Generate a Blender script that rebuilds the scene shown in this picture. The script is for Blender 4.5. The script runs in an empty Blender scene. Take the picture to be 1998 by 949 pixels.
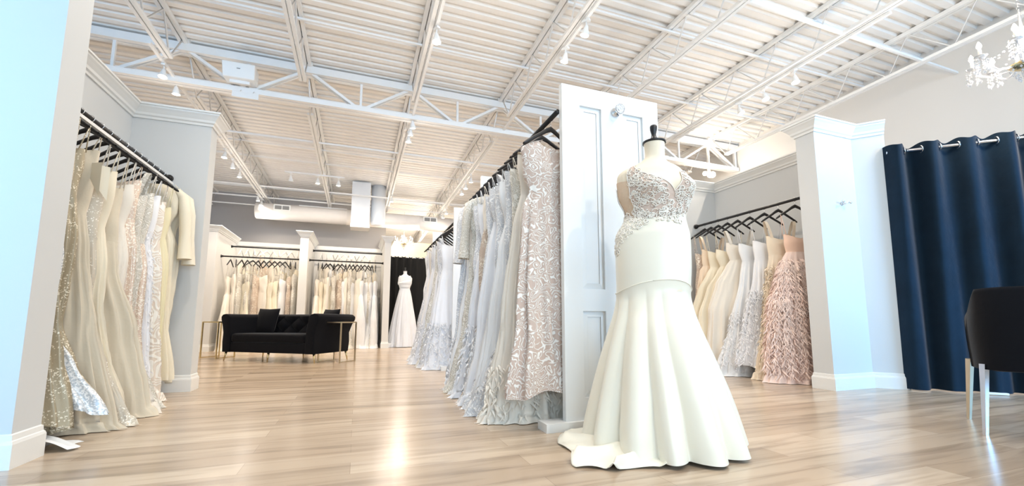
import bpy, bmesh, math, random
from math import pi, sin, cos, radians as R_
from mathutils import Vector, Matrix
random.seed(7)
S = bpy.context.scene
COL = S.collection

# ------------------------------------------------------------------ camera, world, light, exposure
F, PY = 827.35, 529.31
CAMZ = 0.65
RIGHT = Vector((0.93960245, -0.34226603, 0.00109256))
DOWN = Vector((0.04076953, 0.10875163, -0.99323256))
FWD = Vector((0.33983095, 0.9332883, 0.11613733))
cam = bpy.data.cameras.new('camera')
cam.sensor_fit = 'HORIZONTAL'; cam.sensor_width = 36; cam.lens = F / 1998 * 36
cam.shift_y = (PY - 474.5) / 1998; cam.clip_start = 0.05; cam.clip_end = 100
co = bpy.data.objects.new('camera', cam); COL.objects.link(co)
m = Matrix.Identity(4)
for i in range(3):
    m[i][0] = RIGHT[i]; m[i][1] = -DOWN[i]; m[i][2] = -FWD[i]
m[2][3] = CAMZ
co.matrix_world = m
S.camera = co

w = bpy.data.worlds.new('world'); S.world = w; w.use_nodes = True
w.node_tree.nodes['Background'].inputs[0].default_value = (0.40, 0.72, 1.0, 1)
w.node_tree.nodes['Background'].inputs[1].default_value = 1.6
S.view_settings.view_transform = 'Standard'; S.view_settings.look = 'None'
S.view_settings.gamma = 1; S.view_settings.use_curve_mapping = False
S.view_settings.exposure = 0.5
LEFT_WINDOW_W, MID_WINDOW_W, RIGHT_WINDOW_W, LAMP_W, CHAND_W = 52, 115, 72, 56, 30
WARM = (1.0, 0.86, 0.70); NEUTRAL = (1.0, 0.93, 0.85)

def area(name, loc, target, sx, sy, e, col, spread=180):
    l = bpy.data.lights.new(name, 'AREA'); l.shape = 'RECTANGLE'; l.size = sx; l.size_y = sy
    l.energy = e; l.color = col; l.spread = math.radians(spread)
    o = bpy.data.objects.new(name, l); COL.objects.link(o); o.location = loc
    o.rotation_euler = (Vector(target) - Vector(loc)).to_track_quat('-Z', 'Y').to_euler()
    return o
# daylight coming in through the shop windows behind the camera
area('daylight_left', (-3.35, -1.45, 1.8), (-3.1, 2.6, 1.4), 2.9, 2.6, LEFT_WINDOW_W, (0.25, 0.58, 1.0), 75)
area('daylight_right', (6.1, -2.15, 1.8), (5.2, 2.6, 1.4), 2.6, 2.6, RIGHT_WINDOW_W, (0.20, 0.55, 1.0), 95)
area('daylight_door', (1.4, -4.2, 1.75), (1.4, 5, 1.4), 5.6, 2.9, MID_WINDOW_W, (0.78, 0.90, 1.0))

def point(name, loc, e, col=WARM, r=0.05):
    l = bpy.data.lights.new(name, 'POINT'); l.energy = e; l.color = col; l.shadow_soft_size = r
    o = bpy.data.objects.new(name, l); COL.objects.link(o); o.location = loc
    return o

def spot(name, loc, target, e, col=WARM, ang=120, blend=.7, r=.05):
    l = bpy.data.lights.new(name, 'SPOT'); l.energy = e; l.color = col; l.shadow_soft_size = r
    l.spot_size = math.radians(ang); l.spot_blend = blend
    o = bpy.data.objects.new(name, l); COL.objects.link(o); o.location = loc
    o.rotation_euler = (Vector(target) - Vector(loc)).to_track_quat('-Z', 'Y').to_euler()
    return o
# ceiling spots of the front zone, above and behind the camera
spot('unseen_front_spot', (2.55, -1.1, 3.95), (1.4, 2.0, 1.0), 120, (1, .90, .76), 46, .6, .06)
for fx, fy in ((.7, -.5), (.7, 2.6), (2.6, 1.2), (-.8, 3.2)):  # unseen lamps without heads, added to warm the front zone
    spot('unseen_front_spot', (fx, fy, 3.95), (fx, fy + .3, 0), 66, (1, .93, .85), 110, .8, .06)
    point('front_deck_fill', (fx, fy, 3.60), 14, NEUTRAL, .12)  # added fill under each spot to brighten the deck

# ------------------------------------------------------------------ materials
def _mat(name):
    mt = bpy.data.materials.new(name); mt.use_nodes = True
    nt = mt.node_tree; b = nt.nodes['Principled BSDF']
    return mt, nt, b
def N(nt, t, **kw):
    n = nt.nodes.new(t)
    for k, v in kw.items():
        if k in n.inputs: n.inputs[k].default_value = v
        else: setattr(n, k, v)
    return n
def plain(name, col, rough=0.5, metal=0.0, noise=0.03, nscale=6.0, bump=0.0, bscale=60.0, sheen=0.0, spec=0.5, emit=0.0, trans=0.0, coat=0):
    mt, nt, b = _mat(name)
    tc = N(nt, 'ShaderNodeTexCoord')
    nz = N(nt, 'ShaderNodeTexNoise', Scale=nscale, Detail=3.0)
    nt.links.new(tc.outputs['Object'], nz.inputs['Vector'])
    cr = N(nt, 'ShaderNodeMix', data_type='RGBA')
    c = Vector(col)
    cr.inputs[6].default_value = (*(c * (1 - noise)), 1); cr.inputs[7].default_value = (*[min(1, v * (1 + noise)) for v in c], 1)
    nt.links.new(nz.outputs['Fac'], cr.inputs[0]); nt.links.new(cr.outputs[2], b.inputs['Base Color'])
    b.inputs['Roughness'].default_value = rough; b.inputs['Metallic'].default_value = metal
    b.inputs['Specular IOR Level'].default_value = spec
    if sheen:
        b.inputs['Sheen Weight'].default_value = sheen; b.inputs['Sheen Roughness'].default_value = 0.4
    if trans: b.inputs['Transmission Weight'].default_value = trans
    if coat: b.inputs['Coat Weight'].default_value = coat
    if emit:
        b.inputs['Emission Color'].default_value = (*col, 1); b.inputs['Emission Strength'].default_value = emit
    if bump:
        bn = N(nt, 'ShaderNodeTexNoise', Scale=bscale, Detail=4.0)
        nt.links.new(tc.outputs['Object'], bn.inputs['Vector'])
        bp = N(nt, 'ShaderNodeBump', Strength=bump, Distance=0.01)
        nt.links.new(bn.outputs['Fac'], bp.inputs['Height']); nt.links.new(bp.outputs[0], b.inputs['Normal'])
    return mt
def lace(name, base, top, scale=13.0, bands=8.0, width=0.16, rough=0.6, cover=0.5):
    """embroidered scrolls of cord over a net: contour lines of a warped noise"""
    mt, nt, b = _mat(name)
    tc = N(nt, 'ShaderNodeTexCoord')
    nz = N(nt, 'ShaderNodeTexNoise', Scale=scale, Detail=0.6, Distortion=0.7)
    nt.links.new(tc.outputs['Object'], nz.inputs['Vector'])
    mu = N(nt, 'ShaderNodeMath', operation='MULTIPLY'); mu.inputs[1].default_value = bands
    fr = N(nt, 'ShaderNodeMath', operation='FRACT')
    sb = N(nt, 'ShaderNodeMath', operation='SUBTRACT'); sb.inputs[1].default_value = 0.5
    ab = N(nt, 'ShaderNodeMath', operation='ABSOLUTE')
    mr = N(nt, 'ShaderNodeMapRange'); mr.inputs[1].default_value = width; mr.inputs[2].default_value = width + 0.07
    mr.inputs[3].default_value = 1; mr.inputs[4].default_value = 0
    for a_, b_ in ((nz.outputs['Fac'], mu.inputs[0]), (mu.outputs[0], fr.inputs[0]), (fr.outputs[0], sb.inputs[0]), (sb.outputs[0], ab.inputs[0]), (ab.outputs[0], mr.inputs[0])):
        nt.links.new(a_, b_)
    n2 = N(nt, 'ShaderNodeTexNoise', Scale=scale * 0.45, Detail=2.0)
    nt.links.new(tc.outputs['Object'], n2.inputs['Vector'])
    m2 = N(nt, 'ShaderNodeMapRange'); m2.inputs[1].default_value = 1 - cover - 0.12; m2.inputs[2].default_value = 1 - cover + 0.02
    nt.links.new(n2.outputs['Fac'], m2.inputs[0])
    mm = N(nt, 'ShaderNodeMath', operation='MULTIPLY')
    nt.links.new(mr.outputs[0], mm.inputs[0]); nt.links.new(m2.outputs[0], mm.inputs[1])
    mx = N(nt, 'ShaderNodeMix', data_type='RGBA'); mx.inputs[6].default_value = (*base, 1); mx.inputs[7].default_value = (*top, 1)
    nt.links.new(mm.outputs[0], mx.inputs[0]); nt.links.new(mx.outputs[2], b.inputs['Base Color'])
    bp = N(nt, 'ShaderNodeBump', Strength=0.7, Distance=0.004)
    nt.links.new(mm.outputs[0], bp.inputs['Height']); nt.links.new(bp.outputs[0], b.inputs['Normal'])
    b.inputs['Roughness'].default_value = rough; b.inputs['Sheen Weight'].default_value = 0.2
    return mt
def sequin(name, base, spark, scale=170.0, rough=0.3, amount=0.35):
    mt, nt, b = _mat(name)
    tc = N(nt, 'ShaderNodeTexCoord')
    vo = N(nt, 'ShaderNodeTexVoronoi', Scale=scale)
    nt.links.new(tc.outputs['Object'], vo.inputs['Vector'])
    sp = N(nt, 'ShaderNodeSeparateColor'); nt.links.new(vo.outputs['Color'], sp.inputs[0])
    nz = N(nt, 'ShaderNodeTexNoise', Scale=7.0, Detail=2.0); nt.links.new(tc.outputs['Object'], nz.inputs['Vector'])
    ad = N(nt, 'ShaderNodeMath', operation='ADD'); nt.links.new(sp.outputs[0], ad.inputs[0]); nt.links.new(nz.outputs['Fac'], ad.inputs[1])
    mr = N(nt, 'ShaderNodeMapRange'); mr.inputs[1].default_value = 1.5 - amount; mr.inputs[2].default_value = 1.55 - amount
    nt.links.new(ad.outputs[0], mr.inputs[0])
    mx = N(nt, 'ShaderNodeMix', data_type='RGBA'); mx.inputs[6].default_value = (*base, 1); mx.inputs[7].default_value = (*spark, 1)
    nt.links.new(mr.outputs[0], mx.inputs[0]); nt.links.new(mx.outputs[2], b.inputs['Base Color'])
    b.inputs['Roughness'].default_value = rough; b.inputs['Metallic'].default_value = 0.15
    bp = N(nt, 'ShaderNodeBump', Strength=0.8, Distance=0.004)
    nt.links.new(sp.outputs[1], bp.inputs['Height']); nt.links.new(bp.outputs[0], b.inputs['Normal'])
    return mt
def floor_mat():
    mt, nt, b = _mat('vinyl_planks')
    tc = N(nt, 'ShaderNodeTexCoord')
    br = N(nt, 'ShaderNodeTexBrick', Scale=1.0)
    br.offset = 0.37; br.inputs['Brick Width'].default_value = 1.22; br.inputs['Row Height'].default_value = 0.155
    br.inputs['Mortar Size'].default_value = 0.0012; br.inputs['Mortar Smooth'].default_value = 0.3
    br.inputs['Color1'].default_value = (0.44, 0.335, 0.24, 1); br.inputs['Color2'].default_value = (0.60, 0.48, 0.36, 1)
    br.inputs['Mortar'].default_value = (0.33, 0.24, 0.17, 1)
    nt.links.new(tc.outputs['Object'], br.inputs['Vector'])
    mp = N(nt, 'ShaderNodeMapping'); mp.inputs['Scale'].default_value = (0.8, 9.0, 1)
    nt.links.new(tc.outputs['Object'], mp.inputs['Vector'])
    nz = N(nt, 'ShaderNodeTexNoise', Scale=1.6, Detail=5.0, Distortion=0.6); nt.links.new(mp.outputs[0], nz.inputs['Vector'])
    mr = N(nt, 'ShaderNodeMapRange'); mr.inputs[1].default_value = 0.35; mr.inputs[2].default_value = 0.62
    nt.links.new(nz.outputs['Fac'], mr.inputs[0])
    mx = N(nt, 'ShaderNodeMix', data_type='RGBA', blend_type='MULTIPLY')
    mx.inputs[7].default_value = (0.60, 0.58, 0.57, 1)
    inv = N(nt, 'ShaderNodeMath', operation='SUBTRACT'); inv.inputs[0].default_value = 0.68
    nt.links.new(mr.outputs[0], inv.inputs[1]); nt.links.new(inv.outputs[0], mx.inputs[0])
    nt.links.new(br.outputs['Color'], mx.inputs[6]); nt.links.new(mx.outputs[2], b.inputs['Base Color'])
    b.inputs['Roughness'].default_value = 0.30
    mr2 = N(nt, 'ShaderNodeMapRange'); mr2.inputs[3].default_value = 0.17; mr2.inputs[4].default_value = 0.29
    nt.links.new(nz.outputs['Fac'], mr2.inputs[0]); nt.links.new(mr2.outputs[0], b.inputs['Roughness'])
    bp = N(nt, 'ShaderNodeBump', Strength=0.12, Distance=0.003)
    nt.links.new(nz.outputs['Fac'], bp.inputs['Height']); nt.links.new(bp.outputs[0], b.inputs['Normal'])
    return mt

M = {}
M['wall'] = plain('wall_paint', (0.66, 0.67, 0.67), 0.7, noise=0.02, nscale=1.5, bump=0.03, bscale=200)
M['wallgrey'] = plain('grey_wall_paint', (0.40, 0.39, 0.39), 0.75, noise=0.03, nscale=1.0)
M['walllight'] = plain('pale_wall_paint', (0.74, 0.73, 0.71), 0.7, noise=0.02, nscale=1.2)
M['cream'] = plain('cream_wall_paint', (0.80, 0.72, 0.52), 0.7)
M['trim'] = plain('trim_gloss_white', (0.84, 0.84, 0.82), 0.35, noise=0.01)
M['door'] = plain('door_gloss_white', (0.82, 0.83, 0.83), 0.38, noise=0.01)
M['deck'] = plain('deck_painted_steel', (0.86, 0.84, 0.81), 0.55, noise=0.06, nscale=3.0)
M['steel'] = plain('painted_steel', (0.86, 0.86, 0.85), 0.5, noise=0.03)
M['duct'] = plain('duct_paint', (0.80, 0.76, 0.73), 0.5, noise=0.04)
M['ductbox'] = plain('duct_paint_blue_white', (0.80, 0.83, 0.87), 0.45, noise=0.03)
M['vent'] = plain('vent_dark', (0.25, 0.25, 0.25), 0.6)
M['black'] = plain('black_satin_metal', (0.012, 0.011, 0.012), 0.35)
M['hanger'] = plain('black_hanger', (0.014, 0.013, 0.014), 0.45, bump=0.1)
M['hangerw'] = plain('white_hanger', (0.85, 0.84, 0.82), 0.4)
M['chrome'] = plain('chrome', (0.80, 0.80, 0.82), 0.12, metal=1.0, noise=0.0)
M['gold'] = plain('brushed_gold', (0.72, 0.58, 0.32), 0.25, metal=1.0)
M['goldpale'] = plain('pale_gold', (0.62, 0.55, 0.42), 0.3, metal=1.0)
M['velvet'] = plain('black_velvet', (0.003, 0.0035, 0.006), 0.85, sheen=0.10, bump=0.1, bscale=30, spec=0.15)
M['navy'] = plain('navy_velvet', (0.005, 0.018, 0.035), 0.85, sheen=0.16, noise=0.35, nscale=5, bump=0.3, bscale=18, spec=0.2)
M['blackcurtain'] = plain('black_curtain', (0.004, 0.004, 0.004), 0.9, noise=0.2)
M['form'] = plain('dress_form_cloth', (0.86, 0.76, 0.60), 0.8, noise=0.02)
M['illusion'] = plain('nude_illusion_net', (0.72, 0.55, 0.40), 0.85, noise=0.08, nscale=80, bump=0.1, bscale=400)
M['nudenet'] = plain('nude_bodice_net', (0.66, 0.52, 0.44), 0.85, noise=0.10, nscale=60, bump=0.2, bscale=300)
M['cord'] = plain('embroidery_cord', (0.90, 0.85, 0.77), 0.45)
M['ivory'] = plain('ivory_satin', (0.87, 0.83, 0.71), 0.33, noise=0.01, sheen=0.2, bump=0.02, bscale=9)
M['glass'] = plain('crystal_glass', (0.95, 0.95, 0.97), 0.04, trans=0.75, noise=0, spec=0.8)
M['bulb'] = plain('lit_bulb', (1.0, 0.88, 0.68), 0.3, emit=28, noise=0)
M['bulbs'] = plain('lit_small_bulb', (1.0, 0.90, 0.74), 0.3, emit=16, noise=0)
M['candle'] = plain('candle_tube', (0.9, 0.88, 0.8), 0.4)
M['platform'] = plain('white_platform', (0.86, 0.87, 0.88), 0.3)
FB = {
 'champ': sequin('champagne_sequins', (0.50, 0.42, 0.29), (1.0, 0.92, 0.76), 170, 0.32, 0.16),
 'silver': sequin('silver_sequins', (0.62, 0.66, 0.70), (1.0, 1.0, 1.0), 130, 0.22, 0.55),
 'blushseq': sequin('blush_sequins', (0.78, 0.62, 0.50), (1.0, 0.92, 0.80), 120, 0.35, 0.32),
 'ecru': plain('ecru_tulle', (0.68, 0.60, 0.47), 0.8, sheen=0.4, noise=0.08, bump=0.15, bscale=40),
 'greige': sequin('greige_beaded_tulle', (0.66, 0.60, 0.50), (0.98, 0.94, 0.86), 160, 0.5, 0.12),
 'ivorysat': plain('ivory_gown_satin', (0.80, 0.74, 0.60), 0.4, sheen=0.3, noise=0.02, bump=0.05, bscale=12),
 'cream': plain('cream_tulle', (0.84, 0.76, 0.60), 0.75, sheen=0.4, noise=0.03, bump=0.12, bscale=35),
 'yellow': plain('pale_gold_crepe', (0.80, 0.72, 0.48), 0.6, sheen=0.3, noise=0.03),
 'white': plain('white_crepe', (0.86, 0.87, 0.88), 0.6, sheen=0.3, noise=0.02, bump=0.08, bscale=25),
 'tulle': plain('white_tulle', (0.84, 0.85, 0.88), 0.85, sheen=0.5, noise=0.03, bump=0.15, bscale=50),
 'warmw': plain('warm_white_tulle', (0.84, 0.78, 0.69), 0.8, sheen=0.4, noise=0.03, bump=0.12, bscale=40),
 'nude': plain('nude_tulle', (0.82, 0.66, 0.50), 0.8, sheen=0.4, noise=0.04, bump=0.1, bscale=40),
 'blush': plain('blush_tulle', (0.90, 0.70, 0.58), 0.8, sheen=0.4, noise=0.04, bump=0.15, bscale=30),
 'peach': plain('peach_satin', (0.92, 0.64, 0.50), 0.6, sheen=0.3, noise=0.04),
 'pink': plain('pink_feather', (1.0, 0.73, 0.65), 0.75, sheen=0.4, noise=0.14, nscale=5),
 'featherw': plain('white_feather', (0.88, 0.88, 0.90), 0.7, sheen=0.4, noise=0.03),
 'featherc': plain('champagne_ruffle', (0.86, 0.74, 0.58), 0.75, sheen=0.4, noise=0.06),
 'lacew': lace('white_lace', (0.66, 0.67, 0.70), (0.95, 0.95, 0.95), 19, 8, 0.17, cover=.6),
 'lacei': lace('ivory_lace', (0.62, 0.58, 0.50), (0.88, 0.85, 0.78), 18, 9, 0.18, cover=.6),
 'laceb': lace('white_lace_over_blush', (0.60, 0.46, 0.39), (0.94, 0.90, 0.85), 17, 8, 0.14, cover=0.60),
 'lacet': lace('taupe_lace', (0.55, 0.43, 0.34), (0.88, 0.80, 0.68), 18, 7, 0.15),
 'wave': lace('beaded_wave_blush', (0.76, 0.66, 0.56), (0.92, 0.88, 0.80), 5, 16, 0.2, cover=0.8),
}

# ------------------------------------------------------------------ mesh helpers
class MB:
    def __init__(s): s.v = []; s.f = []; s.sm = []
    def add(s, vs, fs, smooth=True):
        o = len(s.v); s.v += [tuple(x) for x in vs]; s.f += [tuple(i + o for i in f) for f in fs]; s.sm += [smooth] * len(fs)
    def box(s, a, b, smooth=False):
        x0, y0, z0 = a; x1, y1, z1 = b
        s.add([(x0,y0,z0),(x1,y0,z0),(x1,y1,z0),(x0,y1,z0),(x0,y0,z1),(x1,y0,z1),(x1,y1,z1),(x0,y1,z1)],
              [(0,3,2,1),(4,5,6,7),(0,1,5,4),(1,2,6,5),(2,3,7,6),(3,0,4,7)], smooth)
    def obox(s, p, q, wdt, hgt, up=(0,0,1)):
        """box beam from p to q"""
        p = Vector(p); q = Vector(q); d = (q - p).normalized(); u = Vector(up)
        if abs(d.dot(u)) > 0.98: u = Vector((1, 0, 0))
        r = d.cross(u).normalized() * wdt / 2; t = r.cross(d).normalized() * hgt / 2
        vs = [p - r - t, p + r - t, p + r + t, p - r + t, q - r - t, q + r - t, q + r + t, q - r + t]
        s.add(vs, [(0,3,2,1),(4,5,6,7),(0,1,5,4),(1,2,6,5),(2,3,7,6),(3,0,4,7)], False)
    def tube(s, pts, r, n=8, cap=True):
        pts = [Vector(p) for p in pts]; rs = r if isinstance(r, (list, tuple)) else [r] * len(pts)
        ref = None; vs = []
        for i, p in enumerate(pts):
            a = pts[max(i - 1, 0)]; b = pts[min(i + 1, len(pts) - 1)]; d = (b - a)
            d = d.normalized() if d.length > 1e-9 else Vector((0, 0, 1))
            if ref is None: ref = Vector((0, 0, 1)) if abs(d.z) < 0.9 else Vector((1, 0, 0))
            u = d.cross(ref); u = u.normalized() if u.length > 1e-6 else d.orthogonal().normalized()
            v = d.cross(u); ref = u.cross(d) if False else ref
            for k in range(n):
                t = 2 * pi * k / n; vs.append(p + (u * cos(t) + v * sin(t)) * rs[i])
        fs = [(i*n+k, i*n+(k+1)%n, (i+1)*n+(k+1)%n, (i+1)*n+k) for i in range(len(pts)-1) for k in range(n)]
        if cap: fs += [tuple(range(n))[::-1], tuple((len(pts)-1)*n + k for k in range(n))]
        s.add(vs, fs)
    def lathe(s, prof, c=(0,0,0), n=24, axis='z'):
        vs = []
        for r, z in prof:
            for k in range(n):
                t = 2 * pi * k / n
                if axis == 'z': vs.append((c[0] + r*cos(t), c[1] + r*sin(t), c[2] + z))
                elif axis == 'y': vs.append((c[0] + r*cos(t), c[1] + z, c[2] + r*sin(t)))
                else: vs.append((c[0] + z, c[1] + r*cos(t), c[2] + r*sin(t)))
        fs = [(i*n+k, i*n+(k+1)%n, (i+1)*n+(k+1)%n, (i+1)*n+k) for i in range(len(prof)-1) for k in range(n)]
        if prof[0][0] > 1e-4: fs.append(tuple(range(n))[::-1])
        if prof[-1][0] > 1e-4: fs.append(tuple((len(prof)-1)*n + k for k in range(n)))
        s.add(vs, fs)
    def ball(s, c, r, n=10):
        s.lathe([(max(1e-5, r*sin(pi*i/n)), -r*cos(pi*i/n)) for i in range(n+1)], c, max(8, n+2))
    def grid(s, rows, closed=False):
        """rows: list of lists of points"""
        n = len(rows[0]); vs = [p for r in rows for p in r]; fs = []
        for i in range(len(rows)-1):
            for k in range(n if closed else n-1):
                fs.append((i*n+k, i*n+(k+1)%n, (i+1)*n+(k+1)%n, (i+1)*n+k))
        s.add(vs, fs)
    def prism(s, path, prof, closed=False):
        """sweep prof (out, z) along the xy path; out = to the right-hand side of travel, mitred"""
        n = len(path); P = [Vector(p) for p in path]; rows = []
        for i in range(n):
            d0 = (P[i] - P[i-1]).normalized() if i > 0 else None
            d1 = (P[i+1] - P[i]).normalized() if i < n-1 else None
            if d0 is None: d0 = d1
            if d1 is None: d1 = d0
            n0 = Vector((d0.y, -d0.x)); n1 = Vector((d1.y, -d1.x)); mm = (n0 + n1); k = 2 / max(0.2, mm.dot(mm)); mm = mm * k
            rows.append([(P[i].x + mm.x*o, P[i].y + mm.y*o, z) for o, z in prof])
        m_ = len(prof); vs = [p for r in rows for p in r]
        fs = [(i*m_+k, i*m_+(k+1)%m_, (i+1)*m_+(k+1)%m_, (i+1)*m_+k) for i in range(n-1) for k in range(m_)]
        fs += [tuple(range(m_))[::-1], tuple((n-1)*m_+k for k in range(m_))]
        s.add(vs, fs, False)
    def build(s, name, mat, parent=None, fix=True, bevel=0):
        me = bpy.data.meshes.new(name); me.from_pydata(s.v, [], s.f); me.update()
        me.polygons.foreach_set('use_smooth', s.sm)
        if fix:
            bm = bmesh.new(); bm.from_mesh(me); bmesh.ops.recalc_face_normals(bm, faces=bm.faces); bm.to_mesh(me); bm.free()
        me.materials.append(M[mat] if isinstance(mat, str) else mat)
        o = bpy.data.objects.new(name, me); COL.objects.link(o)
        if parent: o.parent = parent
        if bevel:
            md = o.modifiers.new('bevel', 'BEVEL'); md.width = bevel; md.segments = 3; md.limit_method = 'ANGLE'
        return o
def tag(o, label=None, cat=None, group=None, kind=None):
    if label: o['label'] = label
    if cat: o['category'] = cat
    if group: o['group'] = group
    if kind: o['kind'] = kind
    return o
def thing(name, label, cat, loc=(0,0,0), rz=0, group=None):
    o = bpy.data.objects.new(name, None); COL.objects.link(o); o.empty_display_size = 0.1
    o.location = loc; o.rotation_euler = (0, 0, rz)
    return tag(o, label, cat, group)
def struct(o): o['kind'] = 'structure'; return o
def copy_tree(o, parent=None):
    c = o.copy(); COL.objects.link(c); c.parent = parent
    for ch in list(o.children): copy_tree(ch, c)
    return c
ORD = ['first','second','third','fourth','fifth','sixth','seventh','eighth','ninth','tenth','eleventh','twelfth','thirteenth',
       'fourteenth','fifteenth','sixteenth','seventeenth','eighteenth','nineteenth','twentieth','twenty-first','twenty-second']
def deckz(y): return 4.60 - 0.0187 * y

# ------------------------------------------------------------------ shell
XL, XR, YF, YB = -5.0, 7.66, -4.0, 18.6
b = MB(); b.box((XL-.2, YF-.2, -.1), (XR+.2, YB+.2, 0)); struct(b.build('floor', floor_mat()))
# corrugated roof deck
b = MB(); pitch = 0.1524; y = YF; rows = []
prof = [(0, 0), (0.045, 0), (0.062, 0.040), (0.092, 0.040), (0.104, 0.040), (0.121, 0)]
while y < YB:
    for dy, dz in prof: rows.append((y + dy, deckz(y + dy) + dz))
    rows.append((y + pitch - 1e-3, deckz(y + pitch)))
    y += pitch
b.add([p for yy, zz in rows for p in ((XL, yy, zz), (XR, yy, zz))], [(2*i, 2*i+1, 2*i+3, 2*i+2) for i in range(len(rows)-1)], False)
zt = deckz(YF) + 0.12
b.box((XL, YF, zt), (XR, YB, zt + 0.05))
struct(b.build('ceiling', 'deck', fix=False))
H = 4.72
b = MB(); b.box((XR, YF, 0), (XR+.15, YB, H)); struct(b.build('wall_right', 'walllight'))
b = MB(); b.box((XL-.15, YF, 0), (XL, YB, H)); struct(b.build('wall_left', 'wall'))
b = MB(); b.box((XL, 14.0, 0), (0.62, 14.15, H)); b.box((0.62, 14.0, 0), (0.77, YB, H)); struct(b.build('wall_back', 'wallgrey'))
b = MB(); b.box((0.77, YB, 0), (XR, YB+.15, H)); struct(b.build('wall_far', 'walllight'))
# unseen front wall, shop windows; two shallow side bays shaped for the blue daylight
b = MB()
FW = [(-5.0, -1.8, -1.25, (-4.85, -1.95)), (-1.8, 4.7, -4.0, (-1.45, 4.3)), (4.7, 7.66, -1.95, (4.85, 7.45))]
for x0, x1, y, (wa, wb) in FW:
    b.box((x0, y-.15, 0), (x1, y, .35)); b.box((x0, y-.15, 3.25), (x1, y, H)); b.box((x0, y-.15, .35), (wa, y, 3.25)); b.box((wb, y-.15, .35), (x1, y, 3.25))
b.box((-1.95, -4.15, 0), (-1.8, -1.25, H)); b.box((4.7, -4.15, 0), (4.85, -1.95, H))
struct(b.build('wall_front', 'wall'))
for i, (x0, x1, y, (wa, wb)) in enumerate(FW):
    b = MB()
    for a, c in (((wa, y-.1, .35), (wb, y-.03, .42)), ((wa, y-.1, 3.18), (wb, y-.03, 3.25)), ((wa, y-.1, .35), (wa+.06, y-.03, 3.25)), ((wb-.06, y-.1, .35), (wb, y-.03, 3.25))): b.box(a, c)
    struct(b.build('window_%d' % (i+1), 'trim'))

CROWN = [(0, -.125), (.012, -.125), (.016, -.105), (.03, -.095), (.036, -.075), (.06, -.045), (.075, -.03), (.078, -.018), (.09, -.015), (.09, 0), (0, 0)]
BASE = [(0, 0), (.016, 0), (.016, .105), (.012, .118), (.008, .122), (.006, .145), (0, .15)]
def wing(name, poly, h, crown, base, n, mat='wall', cz=None):
    """a partition: plan polygon extruded, with crown and baseboard swept along the given paths"""
    b = MB(); k = len(poly)
    b.add([(x, y, 0) for x, y in poly] + [(x, y, h) for x, y in poly], [tuple(range(k))[::-1], tuple(range(k, 2*k))] + [(i, (i+1) % k, (i+1) % k + k, i+k) for i in range(k)], False)
    struct(b.build(name, mat))
    if crown:
        b = MB(); b.prism(crown, [(o, z + h) for o, z in CROWN]); struct(b.build('trim_%d' % n, 'trim'))
    if base:
        b = MB(); b.prism(base, BASE); struct(b.build('baseboard_%d' % n, 'trim'))
TOP = 2.67
# left nook: near wing, back wall, far wing (all paths travel so that the room is on the right-hand side)
wing('wall_left_near_wing', [(-5, 2.58), (-1.41, 2.58), (-1.41, 2.77), (-2.05, 2.77), (-2.05, 2.9), (-5, 2.9)], TOP,
     [(-5, 2.58), (-1.41, 2.58), (-1.41, 2.77), (-2.05, 2.77), (-2.05, 4.77), (-1.42, 4.77), (-1.42, 4.95), (-2.2, 4.95)], [(-5, 2.58), (-1.41, 2.58), (-1.41, 2.77), (-2.05, 2.77)], 1)
wing('wall_left_nook', [(-2.05, 2.77), (-2.05, 4.77), (-2.2, 4.77), (-2.2, 2.77)], TOP, None, [(-2.05, 2.77), (-2.05, 4.77)], 2)
wing('wall_left_far_wing', [(-2.2, 4.77), (-1.42, 4.77), (-1.42, 4.95), (-2.2, 4.95)], TOP, None,
     [(-2.05, 4.77), (-1.42, 4.77), (-1.42, 4.95), (-2.2, 4.95)], 3)

wing('wall_right_nook', [(5.1, 4.93), (3.7, 4.93), (3.7, 4.75), (4.95, 4.75), (4.95, 2.98), (4.24, 2.98), (4.24, 2.79), (4.80, 2.79), (4.98, 2.59), (5.1, 2.69), (5.1, 4.0)], TOP,
     [(5.1, 4.93), (3.7, 4.93), (3.7, 4.75), (4.95, 4.75), (4.95, 2.98), (4.24, 2.98), (4.24, 2.79), (4.80, 2.79), (4.98, 2.59)],
     [(5.1, 4.93), (3.7, 4.93), (3.7, 4.75), (4.95, 4.75), (4.95, 2.98), (4.24, 2.98), (4.24, 2.79), (4.80, 2.79), (4.98, 2.59)], 4)
b = MB(); b.box((4.90, 3.0, 1.50), (4.948, 4.74, 1.56)); struct(b.build('trim_7', 'trim'))
for k, (nm, x0, x1) in enumerate((('wall_back_left_pier', -3.15, -2.87), ('wall_back_middle_pier', -1.27, -1.10), ('wall_back_right_pier', .57, .72))):
    pth = [(x0, 12.1), (x0, 10.55), (x1, 10.55), (x1, 12.1)]
    wing(nm, [(x0, 10.55), (x1, 10.55), (x1, 12.2), (x0, 12.2)], TOP, pth, pth, 8 + k, 'walllight')
b = MB(); b.box((-5, 12.1, 0), (0.72, 12.22, 2.58)); struct(b.build('wall_back_nook', 'walllight'))
b = MB(); b.box((-5, 12.07, 2.50), (0.72, 12.25, 2.60)); struct(b.build('trim_11', 'walllight'))
# cream wall of the rear fitting room
b = MB(); b.box((0.72, 13.6, 0), (3.6, 13.72, 3.12)); struct(b.build('wall_rear_fitting', 'cream'))

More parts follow.
